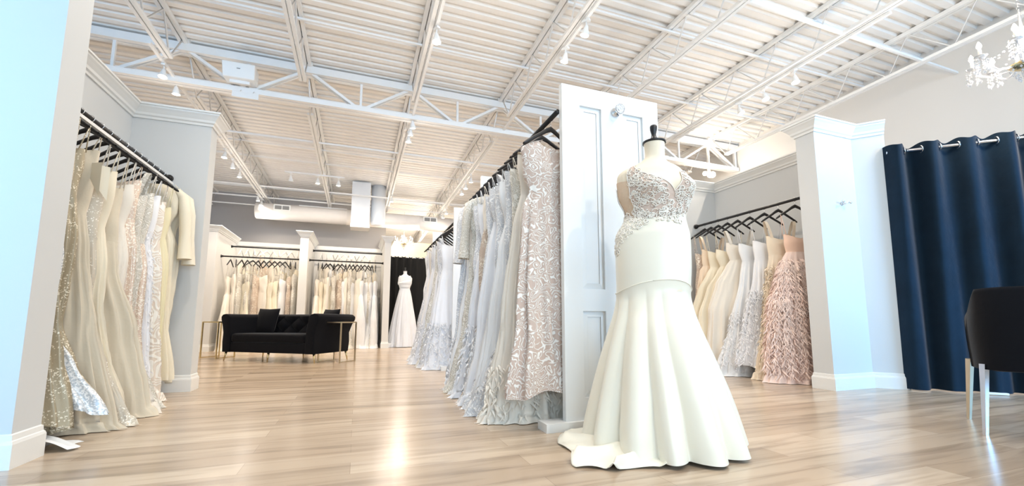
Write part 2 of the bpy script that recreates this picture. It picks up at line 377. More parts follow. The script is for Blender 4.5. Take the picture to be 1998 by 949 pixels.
# ------------------------------------------------------------------ roof steel
def web(b, X, y0, y1, zt_, zb_, r, step=0.76):
    """bent rod zig-zag along y with verticals every panel"""
    y = y0; k = 0; pts = []
    while y <= y1 + 1e-6:
        pts.append((X, y, (zt_(y) if k % 2 == 0 else zb_(y)))); y += step / 2; k += 1
    b.tube(pts, r, 6)
def joist(i, X, y0, y1, label, vert=False):
    t = thing('roof_joist', label, 'joist', (X, (y0+y1)/2, deckz((y0+y1)/2) - .1), 0, 'open web joists under the roof deck')
    o = Vector(t.location)
    T = lambda y: deckz(y) - 0.03 - o.z
    B = lambda y: deckz(y) - 0.50 - o.z
    b = MB()
    for s in (-1, 1):
        b.obox((s*.030, y0 - o.y, T(y0)), (s*.030, y1 - o.y, T(y1)), .046, .052)
    b.build('top_chord', 'steel', t)
    b = MB(); ya, yb = y0 + .45, y1 - .38
    for s in (-1, 1):
        b.obox((s*.026, ya - o.y, B(ya)), (s*.026, yb - o.y, B(yb)), .038, .038)
    b.build('bottom_chord', 'steel', t)
    b = MB(); n = int((yb - ya) / 0.66); st = (yb - ya) / n
    pts = [(0, y0 + .04 - o.y, T(y0))]
    for k in range(n + 1):
        yy = ya + k*st; pts.append((0, yy - o.y, B(yy)))
        if k < n: pts.append((0, yy + st*.62 - o.y, T(yy + st*.62)))
    pts.append((0, y1 - .04 - o.y, T(y1)))
    b.tube(pts, .0115, 6); b.build('web_rod', 'steel', t)
    return t
JX = [-3.92, -2.38, -0.84, 0.69, 2.22, 3.75, 5.31, 6.86]
for i, X in enumerate(JX):
    pos = ORD[len(JX) - 1 - i]
    joist(i, X, YF, 6.62, 'white open web roof joist, %s from the right wall, this side of the deep girder' % pos)
    joist(i, X, 6.78, 14.0 if X < .6 else YB, 'white open web roof joist, %s from the right wall, beyond the deep girder' % pos)
# deep truss girder
GY = 6.7
t = thing('roof_girder', 'deep white truss girder crossing the shop under the roof joists', 'girder', (1.3, GY, 3.87))
GT, GB = 4.38 - 3.87, 0.03
b = MB()
for s in (-1, 1): b.obox((XL+.02-1.3, s*.045, GT), (XR-.03-1.3, s*.045, GT), .075, .11)
b.build('top_chord', 'steel', t)
b = MB()
for s in (-1, 1): b.obox((XL+.02-1.3, s*.04, GB), (XR-.03-1.3, s*.04, GB), .065, .075)
b.build('bottom_chord', 'steel', t)
nodes = JX + [7.6]
for i, X in enumerate(JX):
    b = MB()
    b.box((X-1.3-.07, -.10, GT+.055), (X-1.3+.07, .10, GT+.115)); b.build('joist_seat', 'steel', t)
    if i < len(JX) - 1:
        xm = (X + JX[i+1]) / 2
        b = MB(); b.obox((xm-1.3, 0, GB), (xm-1.3, 0, GT), .035, .035); b.build('vertical_strut', 'steel', t)
        for xe in (X, JX[i+1]):
            b = MB()
            for s in (-1, 1): b.obox((xm-1.3 + (0.05 if xe > xm else -.05), s*.026, GB+.02), (xe-1.3 + (-.05 if xe > xm else .05), s*.026, GT-.03), .035, .04)
            b.build('diagonal_strut', 'steel', t)
b = MB(); b.obox((6.86-1.3, 0, -.2), (6.86-1.3, 0, GT), .04, .04); b.build('vertical_strut', 'steel', t)
b = MB(); b.obox((7.6-1.3, 0, GB), (7.6-1.3, 0, GT), .05, .05); b.build('vertical_strut', 'steel', t)
for s in (-1, 1):
    b = MB(); b.obox((6.91-1.3, s*.035, GT-.03), (7.55-1.3, s*.035, GB+.02), .035, .04); b.build('diagonal_strut', 'steel', t)
# bridging bars across the joists
def bridge(y, x0, x1, low, label, r=.012):
    z = deckz(y) - (0.50 if low else 0.085)
    b = MB(); b.obox((x0, y, z), (x1, y, z), .028, .028)
    o = b.build('bridging_bar', 'steel'); tag(o, label, 'roof bar', 'thin bridging bars across the joists'); return o
BR = [(3.39, 0, 2.3, 'second from the shop front'), (5.53, 0, XL+.02, 'just this side of the girder'), (3.05, 1, XL+.02, 'low, nearest the camera at upper right'), (4.16, 0, 2.22, 'in the middle of the near bay'),
      (7.52, 0, XL+.02, 'just past the girder, at deck level'), (8.36, 1, XL+.02, 'first low one past the girder'), (9.75, 0, XL+.02, 'third past the girder, at deck level'), (10.58, 0, XL+.02, 'fourth past the girder, at deck level'),
      (11.44, 1, XL+.02, 'second low one past the girder'), (12.45, 1, XL+.02, 'low one over the round duct'), (13.3, 1, XL+.02, 'low one nearest the grey back wall'), (12.95, 0, XL+.02, 'deck level one over the round duct')]
for y, low, x0, d in BR:
    bridge(y, x0, 7.62, low, 'thin white bridging bar across the roof joists, ' + d)

# ------------------------------------------------------------------ track lights
TR = {
 'leftt': (-2.46, 5.9, 13.0, [6.34, 6.75, 9.09, 9.62, 10.18, 11.96, 12.41, 12.82]),
 'midt': (0.72, 2.6, 12.0, [4.49, 6.68, 6.95, 7.24, 10.94]),
 'aislet': (2.26, 2.6, 13.0, [3.81, 4.31, 8.88, 9.36, 9.82, 11.66, 12.12, 12.52]),
 'rightt': (5.35, 2.6, 6.0, [3.70, 4.15, 4.58]),
}
TN = {'leftt': 'left joist track', 'midt': 'track above the sofa side aisle', 'aislet': 'track above the middle racks', 'rightt': 'track near the right nook'}
head0 = None
def track_head(x, y, z, label, lit, rx, rz, group):
    """z: underside of the track"""
    t = thing('track_light', label, 'light', (x, y, z), rz, group)
    b = MB(); b.box((-.02, -.045, -.025), (.02, .045, 0)); b.tube([(0, 0, -.02), (0, 0, -.075)], .008, 8); b.build('mount', 'steel', t)
    q = Matrix.Rotation(rx, 3, 'X')
    b = MB(); prof = [(.012, .02), (.022, .01), (.026, -.01), (.032, -.03), (.050, -.085), (.052, -.095), (.047, -.095), (.040, -.08), (1e-4, -.06)]
    vs = MB(); vs.lathe(prof, (0,0,0), 18); vs.v = [tuple(q @ Vector(v) + Vector((0,0,-.085))) for v in vs.v]; vs.build('lamp_head', 'steel', t)
    vs = MB(); vs.lathe([(1e-4, -.098), (.030, -.096), (.040, -.088), (.040, -.08), (1e-4, -.07)], (0,0,0), 14); vs.v = [tuple(q @ Vector(v) + Vector((0,0,-.085))) for v in vs.v]
    vs.build('bulb', 'bulb' if lit else 'bulbs', t)
    d = Matrix.Rotation(rz, 3, 'Z') @ (q @ Vector((0, 0, -.13)))
    return Vector((x, y, z - .085)) + d
rnd = random.Random(3)
for k, (X, y0, y1, ys) in TR.items():
    b = MB(); ym = (y0+y1)/2; zz = lambda y: deckz(y) - .545
    b.obox((X, y0, zz(y0)), (X, y1, zz(y1)), .034, .03)
    tag(b.build('light_track', 'steel'), 'thin white light track, the ' + TN[k].replace(' track', ' one').replace('track ', 'one '), 'light track')
    for i, y in enumerate(ys):
        p = track_head(X, y, zz(y) - .015, 'small white track spotlight, %s from the front on the %s' % (ORD[i], TN[k]), True, rnd.uniform(-.35, .35), rnd.uniform(-.6, .6), 'spotlights on the ' + TN[k])
        spot('track_lamp', p, (p.x + rnd.uniform(-1, 1), p.y + rnd.uniform(-.6, .8), 0), LAMP_W, WARM, 135, .8)
        if i % 2 == 0: point('deck_fill', p - Vector((0, 0, .6)), 9, NEUTRAL, .10)  # extra fill light below the heads, brightens the deck; no fixture
for j, (ya, x0, x1, xs) in enumerate(((9.9, -1.57, -.38, [-1.45, -.92, -.50]), (12.6, -1.6, -.38, [-1.1, -.55]))):
    z = deckz(ya) - .60
    b = MB(); b.obox((x0, ya, z), (x1, ya-.0, z), .034, .03)
    for xx in (-.87, -.81): b.obox((xx, ya, z), (xx, ya, z + .10), .012, .012)
    tag(b.build('light_track', 'steel'), 'short white cross track of spotlights, ' + ('nearer the camera' if j == 0 else 'in front of the round duct'), 'light track')
    for i, x in enumerate(xs):
        p = track_head(x, ya, z - .015, 'white spotlight, %s from left on the short cross track %s' % (ORD[i], 'nearer the camera' if j == 0 else 'by the duct'), True, rnd.uniform(-.3, .5), 0, 'spotlights on short cross tracks')
        spot('track_lamp', p, (p.x, p.y + 1.6, 2.0), LAMP_W, WARM, 120, .8)

# speaker box and plate on the girder
t = thing('wall_speaker', 'white box speaker mounted on the deep roof girder, upper left', 'speaker', (-1.66, 6.52, 3.96))
b = MB(); b.add([(-.19,-.09,0),(.19,-.09,0),(.19,.12,0),(-.19,.12,0),(-.20,-.14,.20),(.20,-.14,.20),(.20,.12,.21),(-.20,.12,.21)], [(0,3,2,1),(4,5,6,7),(0,1,5,4),(1,2,6,5),(2,3,7,6),(3,0,4,7)], False)
b.build('cabinet', 'trim', t, bevel=.015)
b = MB(); b.box((-.02, -.128, .115), (.02, -.119, .123)); b.build('badge', 'vent', t)
b = MB(); b.box((-.12, -.02, -.04), (.12, .02, 0)); b.build('bracket', 'steel', t)
b = MB(); b.box((-1.74, 6.5, 3.72), (-1.42, 6.53, 3.80)); b.tube([(-1.66, 6.52, 3.80), (-1.66, 6.6, 3.87)], .006); b.tube([(-1.5, 6.52, 3.80), (-1.5, 6.6, 3.87)], .006)
tag(b.build('hanging_plate', 'steel'), 'flat white plate hung under the roof girder below the speaker box', 'plate')

# ducts
t = thing('round_duct', 'long round duct running across the grey back wall', 'duct', (0, 12.6, 3.54))
b = MB(); n = 28
b.lathe([(1e-4, -2.62), (.19, -2.62), (.215, -2.60), (.215, -.4), (.222, -.39), (.222, -.36), (.215, -.35), (.215, 1.6), (.222, 1.61), (.222, 1.64), (.215, 1.65), (.215, 5.6), (1e-4, 5.6)], (0, 0, 0), n, 'x')
b.build('duct_pipe', 'duct', t)
def grille(x):
    b = MB(); b.box((x-.20, -.245, -.01), (x+.20, -.19, .15)); g = b.build('vent_grille', 'trim', t)
    b = MB()
    for s in (-1, 1):
        for i in range(7): b.box((x + s*.09 - .075 + i*.022, -.25, .02), (x + s*.09 - .065 + i*.022, -.244, .12))
        b.box((x + s*.09 - .08, -.2465, .02), (x + s*.09 + .08, -.244, .12))
    b.build('louvre', 'vent', g)
grille(-1.97); grille(1.93)
t = thing('duct_drop', 'pale rectangular duct box dropping from the roof to the round duct', 'duct', (0, 11.95, 3.1))
b = MB(); b.box((-.25, -.22, .10), (.22, .26, 1.24)); b.build('duct_box', 'ductbox', t)
b = MB(); b.box((-.26, -.23, 0), (.23, .27, .10)); b.build('end_cap', 'duct', t)
b = MB(); b.lathe([(.17, 0), (.19, .06), (.19, 1.08)], (.44, 12.1, 3.28), 24); b.lathe([(1e-4, -.02), (.12, -.02), (.17, 0)], (.44, 12.1, 3.28), 24)
tag(b.build('round_riser', 'ductbox'), 'round vertical duct standing right beside the rectangular duct box', 'duct')

# ------------------------------------------------------------------ panelled doors used as rack ends
def door_slab(b, w_, h_, th, base):
    """six-panel slab: frame of stiles and rails with recessed panels, front at y=0"""
    xs = [(0, .13), (w_/2-.085, w_/2+.085), (w_-.13, w_)]
    zr = [(0, .16), (.52, .62), (.74+.0, .84), (h_-.12, h_)]
    for a, c in xs: b.box((a, 0, base), (c, th, base+h_))
    for x0, x1 in ((.13, w_/2-.085), (w_/2+.085, w_-.13)):
        for a, c in ((0, .13), (.66, .80), (h_-.13, h_)): b.box((x0, 0, base+a), (x1, th, base+c))
        for a, c in ((.13, .66), (.80, h_-.13)):
            b.box((x0, .018, base+a), (x1, th-.018, base+c))
            i = .035
            b.add([(x0, .018, base+a), (x1, .018, base+a), (x1, .018, base+c), (x0, .018, base+c), (x0+i, .008, base+a+i), (x1-i, .008, base+a+i), (x1-i, .008, base+c-i), (x0+i, .008, base+c-i)],
                  [(0,1,5,4),(1,2,6,5),(2,3,7,6),(3,0,4,7)], False)
            b.add([(x0+i+.0, .012, base+a+i), (x1-i, .012, base+a+i), (x1-i, .012, base+c-i), (x0+i, .012, base+c-i)], [(0,1,2,3)], False)
def rack_door(x, y, label, w_=.76, knob=False):
    t = thing('panelled_door', label, 'door panel', (x, y, 0), 0)
    b = MB(); door_slab(b, w_, 2.15, .04, .05); b.build('door_slab', 'door', t)
    b = MB(); b.box((-.14, -.03, 0), (w_+.02, .10, .05)); b.build('foot_board', 'trim', t)
    if knob:
        k = thing('x', None, None); 
        b = MB(); b.lathe([(.032, 0), (.034, -.005), (.030, -.010), (.012, -.014), (.010, -.03)], (.405, 0, 2.065), 20, 'y'); kn = b.build('rosette', 'chrome', t)
        b = MB(); b.lathe([(.010, -.03), (.024, -.036), (.034, -.048), (.036, -.060), (.031, -.072), (.018, -.080), (1e-4, -.081)], (.405, 0, 2.065), 10, 'y'); b.sm = [False]*len(b.f)
        b.build('crystal_knob', 'glass', t)
        bpy.data.objects.remove(k)
    return t
rack_door(1.20, 2.35, 'tall white panelled door with a glass knob behind the mermaid gown', knob=True)
rack_door(1.20, 4.26, 'white panelled door panel closing the far end of the front gown rack')
rack_door(1.20, 5.62, 'white panelled door panel at the near end of the second middle rack')
rack_door(1.20, 7.35, 'white panelled door panel closing the far end of the second middle rack')

# ------------------------------------------------------------------ clothes rails, hangers
def rail(name_label, p, q, ends=(1, 1), shelf=False):
    p = Vector(p); q = Vector(q); c = (p+q)/2
    t = thing('clothes_rail', name_label, 'rail', c)
    b = MB(); b.tube([p-c, q-c], .0165, 12); d = (q-p).normalized(); L = (q-p).length
    for i in range(int(L/.16)):
        pt = p - c + d * (.1 + i*.16)
    b.build('bar', 'black', t)
    for e, pt, sg in ((ends[0], p, 1), (ends[1], q, -1)):
        if e:
            b = MB(); b.tube([pt-c, pt-c+d*sg*.012], .034, 16); b.tube([pt-c+d*sg*.012, pt-c+d*sg*.04], .024, 16); b.build('end_flange', 'black', t)
    if shelf:
        b = MB(); b.obox(p-c+Vector((.03,0,-.05)), q-c+Vector((.03,0,-.05)), .012, .022); b.build('white_strip', 'hangerw', t)['label'] = 'white strip under the black bar'
    return t
def hanger_proto(mat, group):
    t = thing('hanger', None, 'hanger', (0,0,0), 0, group)
    b = MB()
    pr = [(-.21, -.212, .016), (-.195, -.202, .026), (-.15, -.170, .030), (-.09, -.130, .032), (-.035, -.092, .036), (0, -.074, .040), (.035, -.092, .036), (.09, -.130, .032), (.15, -.170, .030), (.195, -.202, .026), (.21, -.212, .016)]
    rows = []
    for x, z, h in pr:
        ring = []
        for k in range(8):
            a = 2*pi*k/8; ring.append((x, .011*cos(a), z + h*.5*sin(a)))
        rows.append(ring)
    b.grid(rows, True); b.add([], [])
    b.build('hanger_arms', mat, t)
    b = MB(); pts = [(0, 0, -.066), (0, 0, -.040)] + [(.021*cos(a), 0, .002 + .021*sin(a)) for a in [ -pi/2 + i*pi/7 for i in range(0, 10)]]
    b.tube(pts, .0024, 6); b.build('hook', 'chrome' if mat == 'hanger' else 'hangerw', t)
    return t
HP = {}
def hanger(kind, x, y, z, rz, label, group):
    key = kind
    if key not in HP:
        HP[key] = hanger_proto('hanger' if kind == 'black' else 'hangerw', group); o = HP[key]
    else: o = copy_tree(HP[key])
    o.location = (x, y, z); o.rotation_euler = (0, 0, rz); o['label'] = label; o['group'] = group
    return o

# ------------------------------------------------------------------ gowns
def prof_at(P, z):
    """P: list of (z, a, b) from top to bottom"""
    for i in range(len(P)-1):
        z0, z1 = P[i][0], P[i+1][0]
        if z <= z0 and z >= z1:
            t = (z0 - z) / (z0 - z1) if z0 != z1 else 0; t = t*t*(3-2*t) * .5 + t*.5
            return [P[i][j] + (P[i+1][j] - P[i][j]) * t for j in (1, 2)]
    return P[-1][1:] if z < P[-1][0] else P[0][1:]
def gown(label, group, fab, bod=None, T=1.60, hz=.03, style='aline', A=.30, B=.075, nf=9, amp=.020, seed=0, straps='thin', tipz=1.80, dip=.05, feather=None, train=0, sleeve=False, nu=112, nz=44, sash=None, lean=0, xl=None, bw=1.0, wl=None):
    r = random.Random(seed); bod = bod or fab
    t = thing('gown', label, 'gown', (0,0,0), 0, group)
    wl = wl or r.uniform(.28, .42); wz = T - wl; wa = r.uniform(.128, .160); ba = r.uniform(.155, .178)
    if style == 'covered' or sleeve:
        top = [(T+.0, .05, .035), (T-.03, .13, .045), (T-.075, .19, .05)]; bust = [(T-.25, .175, .06), (min(wz, T-.3)-.06, wa, .05)]
    else:
        top = [(T, ba, .050)]; bust = [(T-.09, ba, .065), (wz, wa, .050)]
    if style == 'mermaid': low = [(wz-.22, .17, .058), (.62, .135, .052), (.38, A*.62, B*.8), (hz, A, B)]
    elif style == 'sheath': low = [(wz-.22, wa+.03, .055), (.7, wa+.03, .055), (hz, A*.75, B)]
    elif style == 'ball': low = [(wz-.06, wa+.045, .065), (wz-.30, A*.60, B*.7), (wz-.62, A*.82, B*.9), (hz, A, B)]
    else: low = [(wz-.2, .175, .058), (.6, A*.68, B*.85), (hz, A, B)]
    P = top + bust + low
    ph = [r.uniform(0, 6.28) for _ in range(8)]
    amp_ = amp
    def surf(th, z, e=0.0):
        a, b_ = prof_at(P, z)
        s = max(0, min(1, (wz - z) / max(.1, wz - hz)))
        am = amp_ * (s**.8)
        f = sin(nf*th + ph[0] + 1.4*sin(2.2*z + ph[1])) ; g = sin((nf*2-3)*th + ph[2] + 1.1*z)
        f = (1 - abs(f)) * 2 - 1
        d = am * (.75*f + .45*g) + e
        sway = .02*sin(1.7*z + ph[3]) * s + lean * s
        d += am*.22*sin(nf*3.3*th + ph[6] + 2.5*z)
        d2 = .5*am*sin(3*th + ph[5] + 2*z)
        wr = 0 if s > 0 else .004*sin(18*z+3*th+ph[4])
        cx, cy = cos(th), sin(th)
        x = (a * (bw if s == 0 else 1 + (bw-1)*(1-s)) + d + d2 + wr) * cx + sway
        if xl:
            lo, hi = xl
            if x > hi*.8: x = hi*.8 + (hi*.2) * (1 - math.exp(-(x - hi*.8)/(hi*.2)))
            if x < lo*.8: x = lo*.8 + (lo*.2) * (1 - math.exp(-(x - lo*.8)/(lo*.2)))
        return Vector((x, (b_ + d*.75 + wr) * cy, z))
    def rows(z0, z1, n, topf=None, botf=None, e=0.0):
        out = []
        for i in range(n+1):
            tt = i / n; row = []
            for k in range(nu):
                th = 2*pi*k/nu; za = z0 + (topf(th) if topf else 0); zb = z1 + (botf(th) if botf else 0)
                z = za + (zb - za)*tt; p = surf(th, min(z, P[0][0]), e); p.z = max(.004, z); row.append(tuple(p))
            out.append(row)
        return out
    b = MB()
    tf = (lambda th: -dip*(abs(sin(th))**3) * (1 if style != 'covered' else 1.5)) if not sleeve else (lambda th: -.02*abs(sin(th)))
    b.grid(rows(T, wz-.01, 14, tf), True); b.build('bodice', FB[bod], t)
    hf = lambda th: .022*sin(3*th+ph[6]) + .012*sin(7*th+ph[7]) + train*max(0, -sin(th))*0
    b = MB(); rr = rows(wz, hz+.03, nz, None, hf, .003)
    if hz < .06:   # cloth breaking on the floor
        last = rr[-1]; c = Vector((0, 0, 0))
        for q in range(1, 5):
            row = []
            for k, p in enumerate(last):
                th = 2*pi*k/nu; pv = Vector(p); o = Vector((cos(th) if not xl or cos(th)*(1 if xl[1] < 5 else -1) < 0 else 0, sin(th)*.5, 0)) * (.016*q + (train*max(0, cos(th - ph[1]))*q*.25))
                row.append((pv.x+o.x, pv.y+o.y*.6, max(.004, pv.z - .012*q*q*.6 + .010*sin(5*th+q*1.3+ph[3]))))
            rr.append(row)
    b.grid(rr, True); b.build('skirt', FB[fab], t)
    if straps == 'thin':
        for sx in (-1, 1):
            b = MB(); x = .150*sx
            b.tube([(x, .03, T-.01), (x*1.08, .014, (T+tipz)/2), (sx*.175, .0, tipz+.022), (x*1.08, -.016, (T+tipz)/2+.01), (x, -.03, T-.01)], .0035, 5); b.build('strap', FB[bod], t)
    elif straps == 'wide':
        for sx in (-1, 1):
            b = MB(); rws = []
            for q in range(9):
                u = q/8; zz = T-.02 + (tipz+.02-T)*sin(pi*u); yy = .04*cos(pi*u); x = sx*(.12 + .045*sin(pi*u))
                rws.append([(x-.018, yy, zz), (x+.018, yy, zz-.004)])
            b.grid(rws); b.build('strap', FB[bod], t)
    if sleeve:
        for sx in (-1, 1):
            b = MB(); L = sleeve
            pts = [(sx*.16, 0, T-.06), (sx*.215, 0, T-.11), (sx*.235, 0, T-.25), (sx*.24, .01, T-.25-L*.4), (sx*.25, .012, T-.25-L*.8), (sx*.255, .012, T-.25-L)]
            b.tube(pts, [.03, .042, .045, .042, .048, .055], 12, False); b.build('sleeve', FB[bod], t)
    if sash:
        b = MB(); b.grid(rows(wz+.03, wz-.02, 3, e=.006), True); b.build('sash', FB[sash], t)
    if feather:
        fm, cnt, ln, z_hi = feather
        b = MB()
        for q in range(cnt):
            th = r.uniform(0, 2*pi); z = hz + .02 + (z_hi - hz) * (r.random()**.85)
            p = surf(th, z, .004); q2 = surf(th+.05, z, .004); tn = (q2 - p).normalized(); nn = tn.cross(Vector((0, 0, 1))).normalized()
            L = ln*r.uniform(.6, 1.3); wd = L*(.075 if fm == 'pink' else .12); sw = r.uniform(-.9, .9)
            pts = []
            for j in range(5):
                u = j/4; c_ = p + nn*(L*.55*sin(u*1.5)) + Vector((0,0,-1))*(L*.75*u*u) + tn*sw*L*u*u*.8
                ww = wd*(sin(pi*min(1, u*.85+.12)))
                side = (tn*cos(sw) + Vector((0,0,1))*sin(sw)).normalized()
                pts.append([tuple(c_ - side*ww), tuple(c_ + nn*ww*.4), tuple(c_ + side*ww)])
            for rw in pts:
                for i_ in range(3):
                    if rw[i_][2] < .004: rw[i_] = (rw[i_][0], rw[i_][1], .004)
            b.grid(pts)
        f_ = b.build('feather_trim' if 'feather' in fm or fm == 'pink' else 'ruffled_hem', FB[fm], t, fix=False); f_['kind'] = 'stuff'
    return t

# ------------------------------------------------------------------ left rack
rail('black clothes rail in the left nook, over the sequinned and ivory gowns', (-1.72, 2.775, 1.985), (-1.72, 4.765, 1.985), shelf=True)
LEFT = [ # look, fabric, style, kw
 ('champagne sequinned gown', 'champ', dict(style='aline', A=.33, T=1.66, hz=.06)),
 ('silver sequinned gown with a champagne bodice', 'silver', dict(style='mermaid', A=.42, bod='champ', T=1.60, hz=.12)),
 ('shiny champagne sheath gown', 'champ', dict(style='mermaid', A=.36, T=1.66, hz=.16)),
 ('ivory satin gown with a bow neckline', 'ecru', dict(style='aline', A=.38, T=1.70)),
 ('pale beaded tulle gown', 'greige', dict(style='mermaid', A=.42, T=1.58)),
 ('cream crepe gown', 'cream', dict(style='sheath', A=.40, T=1.64, hz=.09)),
 ('ecru tulle gown with a full hem', 'ecru', dict(style='aline', A=.42, T=1.56)),
 ('warm white tulle gown', 'warmw', dict(style='mermaid', A=.40, T=1.62)),
 ('blush sequinned gown', 'blushseq', dict(style='sheath', A=.38, T=1.68)),
 ('ivory lace gown', 'lacei', dict(style='mermaid', A=.38, T=1.60, straps='wide')),
 ('peach gown under sequins', 'blushseq', dict(style='sheath', A=.27, T=1.65, bod='lacei')),
 ('white feather trimmed gown', 'featherw', dict(style='sheath', A=.26, T=1.66, hz=.10, feather=('featherw', 1500, .03, 1.35))),
 ('blush gown beaded in wave lines', 'wave', dict(style='sheath', A=.29, T=1.64)),
 ('pale gold crepe gown', 'yellow', dict(style='sheath', A=.24, T=1.62, hz=.12)),
 ('cream long sleeved gown', 'cream', dict(style='covered', sleeve=.42, A=.22, T=1.86, hz=.12)),
 ('pale ivory long sleeved gown', 'ivorysat', dict(style='covered', sleeve=.46, A=.20, T=1.86, hz=.10)),
]
r = random.Random(11)
for i, (look, fab, kw) in enumerate(LEFT):
    y = 2.93 + i * .112
    lab = '%s, %s from the near end of the left rack' % (look, ORD[i])
    g = gown(lab, 'gowns on the left rack', fab, seed=100+i, tipz=1.785, nf=r.choice([8, 9, 11]), amp=.032, B=.070, xl=(-.29, 9), **kw)
    g.location = (-1.72, y, 0); g.rotation_euler.z = r.uniform(-.10, .10)
    hanger('black', -1.72, y, 1.985, r.uniform(-.14, .14), 'black hanger of the %s gown from the near end, left rack' % ORD[i], 'black hangers on the left rack')
# the bow on the fourth gown's neckline
gb = [o for o in COL.objects if o.get('label', '').startswith('ivory satin gown with a bow')][0]
b = MB()
for s in (-1, 1):
    b.grid([[(.14 + .02*j, -.02 + s*.012*j, 1.61 - .035*j*(k/6.0) - .012*k + .02*sin(k)) for j in range(5)] for k in range(7)])
b.build('bow', FB['ivorysat'], gb)
# loose pale cloth lying under the near end of the left rack
b = MB(); rws = []
for i in range(12):
    row = []
    for k in range(10):
        u, v = i/11, k/9
        row.append((-1.60 + .28*u + .03*sin(6*v), 2.86 + .16*v - .05*u, max(.004, .012 + .05*sin(pi*u)*abs(sin(5*v+u*2)) )))
    rws.append(row)
b.grid(rws); tag(b.build('fabric_scrap', FB['white']), 'pale blue white hem cloth lying on the floor by the left wing', 'cloth')

# ------------------------------------------------------------------ middle racks
rail('black clothes rail running back from the tall knobbed door', (1.19, 2.39, 2.02), (1.19, 4.26, 2.02), (0, 0))
rail('black clothes rail of the second middle rack', (1.24, 5.66, 2.02), (1.24, 7.35, 2.02), (0, 0))
rail('black clothes rail hidden behind the tall knobbed door, far side', (1.74, 2.39, 2.08), (1.74, 4.26, 2.08), (0, 0))
MID = [
 ('white lace gown over blush with scalloped hem', 'laceb', dict(style='covered', A=.35, T=1.86, hz=.16, straps=None, nf=6)),
 ('ivory tulle gown with a full hem', 'warmw', dict(style='aline', A=.44, T=1.80, hz=.02, straps='wide', feather=('warmw', 780, .05, .35))),
 ('ivory lace gown', 'lacei', dict(style='mermaid', A=.42, T=1.74, feather=('lacei', 1260, .05, .5))),
 ('white lace sheath gown', 'lacew', dict(style='mermaid', A=.42, T=1.76, feather=('lacew', 1260, .05, .45))),
 ('plain white gown', 'white', dict(style='aline', A=.42, T=1.72)),
 ('cool white lace gown', 'lacew', dict(style='mermaid', A=.44, T=1.72, straps='wide', feather=('tulle', 1500, .05, .55))),
 ('white tulle gown with lace bodice', 'tulle', dict(style='aline', A=.44, T=1.74, bod='lacew')),
 ('white embroidered gown', 'lacew', dict(style='aline', A=.40, T=1.70, feather=('lacew', 1500, .05, .6))),
 ('nude and ivory lace gown', 'lacet', dict(style='sheath', A=.40, T=1.76, bod='warmw')),
 ('soft white tulle gown', 'tulle', dict(style='aline', A=.44, T=1.70, feather=('tulle', 1500, .05, .6))),
 ('white lace mermaid gown', 'lacew', dict(style='mermaid', A=.42, T=1.72, feather=('lacew', 1500, .05, .5))),
 ('ivory lace gown with sleeves', 'lacei', dict(style='covered', sleeve=.38, A=.40, T=1.92)),
 ('white crepe gown', 'white', dict(style='aline', A=.42, T=1.72)),
 ('pearl white lace gown', 'lacew', dict(style='aline', A=.42, T=1.74, sleeve=.40, feather=('tulle', 1500, .05, .5))),
]
for i, (look, fab, kw) in enumerate(MID):
    y = 2.50 + i * .125 + (0.02 if i else 0)
    kw = dict(kw); T = kw.pop('T')
    if kw.get('sleeve'): T = 1.865
    kw['A'] = kw['A'] - .06 * (i > 0)
    kw.setdefault('straps', 'thin'); kw.setdefault('nf', r.choice([7, 8, 9, 10]))
    g = gown('%s, %s from the near end, front middle rack' % (look, ORD[i]), 'gowns on the front middle rack', fab, seed=200+i, T=T, tipz=1.82, amp=.042, B=.084, lean=.0, xl=(-9, .34), bw=1.15, **kw)
    g.location = (1.19, y, 0); g.rotation_euler.z = r.uniform(-.12, .12)
    hanger('black', 1.19, y, 2.02, r.uniform(-.16, .16), 'black hanger of the %s gown from the near end, front middle rack' % ORD[i], 'black hangers on the front middle rack')
MID2 = [('white tulle gown', 'tulle'), ('cool white lace gown', 'lacew'), ('white layered tulle gown', 'tulle'), ('ivory lace gown', 'lacei'), ('white crepe gown', 'white'), ('soft white tulle gown', 'tulle'),
        ('white lace gown', 'lacew'), ('warm white gown', 'warmw'), ('white tulle gown with lace bodice', 'tulle'), ('white lace sheath gown', 'lacew'), ('plain white gown', 'white')]
for i, (look, fab) in enumerate(MID2):
    y = 5.78 + i * .142
    g = gown('%s, %s from the near end, second middle rack' % (look, ORD[i]), 'gowns on the second middle rack', fab, seed=300+i, T=1.70 + .04*(i % 3), tipz=1.82, amp=.036, B=.09, xl=(-9, .34), bw=1.15,
             A=.36 + .03*(i % 2), style=('aline', 'mermaid', 'aline')[i % 3], nf=8 + i % 3, straps=('thin', 'wide')[i % 2], nz=30, nu=64, feather=('tulle' if i % 2 else 'lacew', 1300, .05, .6) if i < 7 else None)
    g.location = (1.24, y, 0); g.rotation_euler.z = r.uniform(-.12, .12)
    hanger('black', 1.24, y, 2.02, r.uniform(-.2, .2), 'black hanger of the %s gown from the near end, second middle rack' % ORD[i], 'black hangers on the second middle rack')
hanger('black', 1.74, 2.50, 2.08, -.1, 'black hanger poking out right of the tall door, behind the dress form neck', None)
g = gown('slim white gown hanging behind the tall knobbed door', None, 'white', seed=390, T=1.70, tipz=1.905, A=.16, B=.06, style='sheath', amp=.012); g.location = (1.74, 2.50, 0)

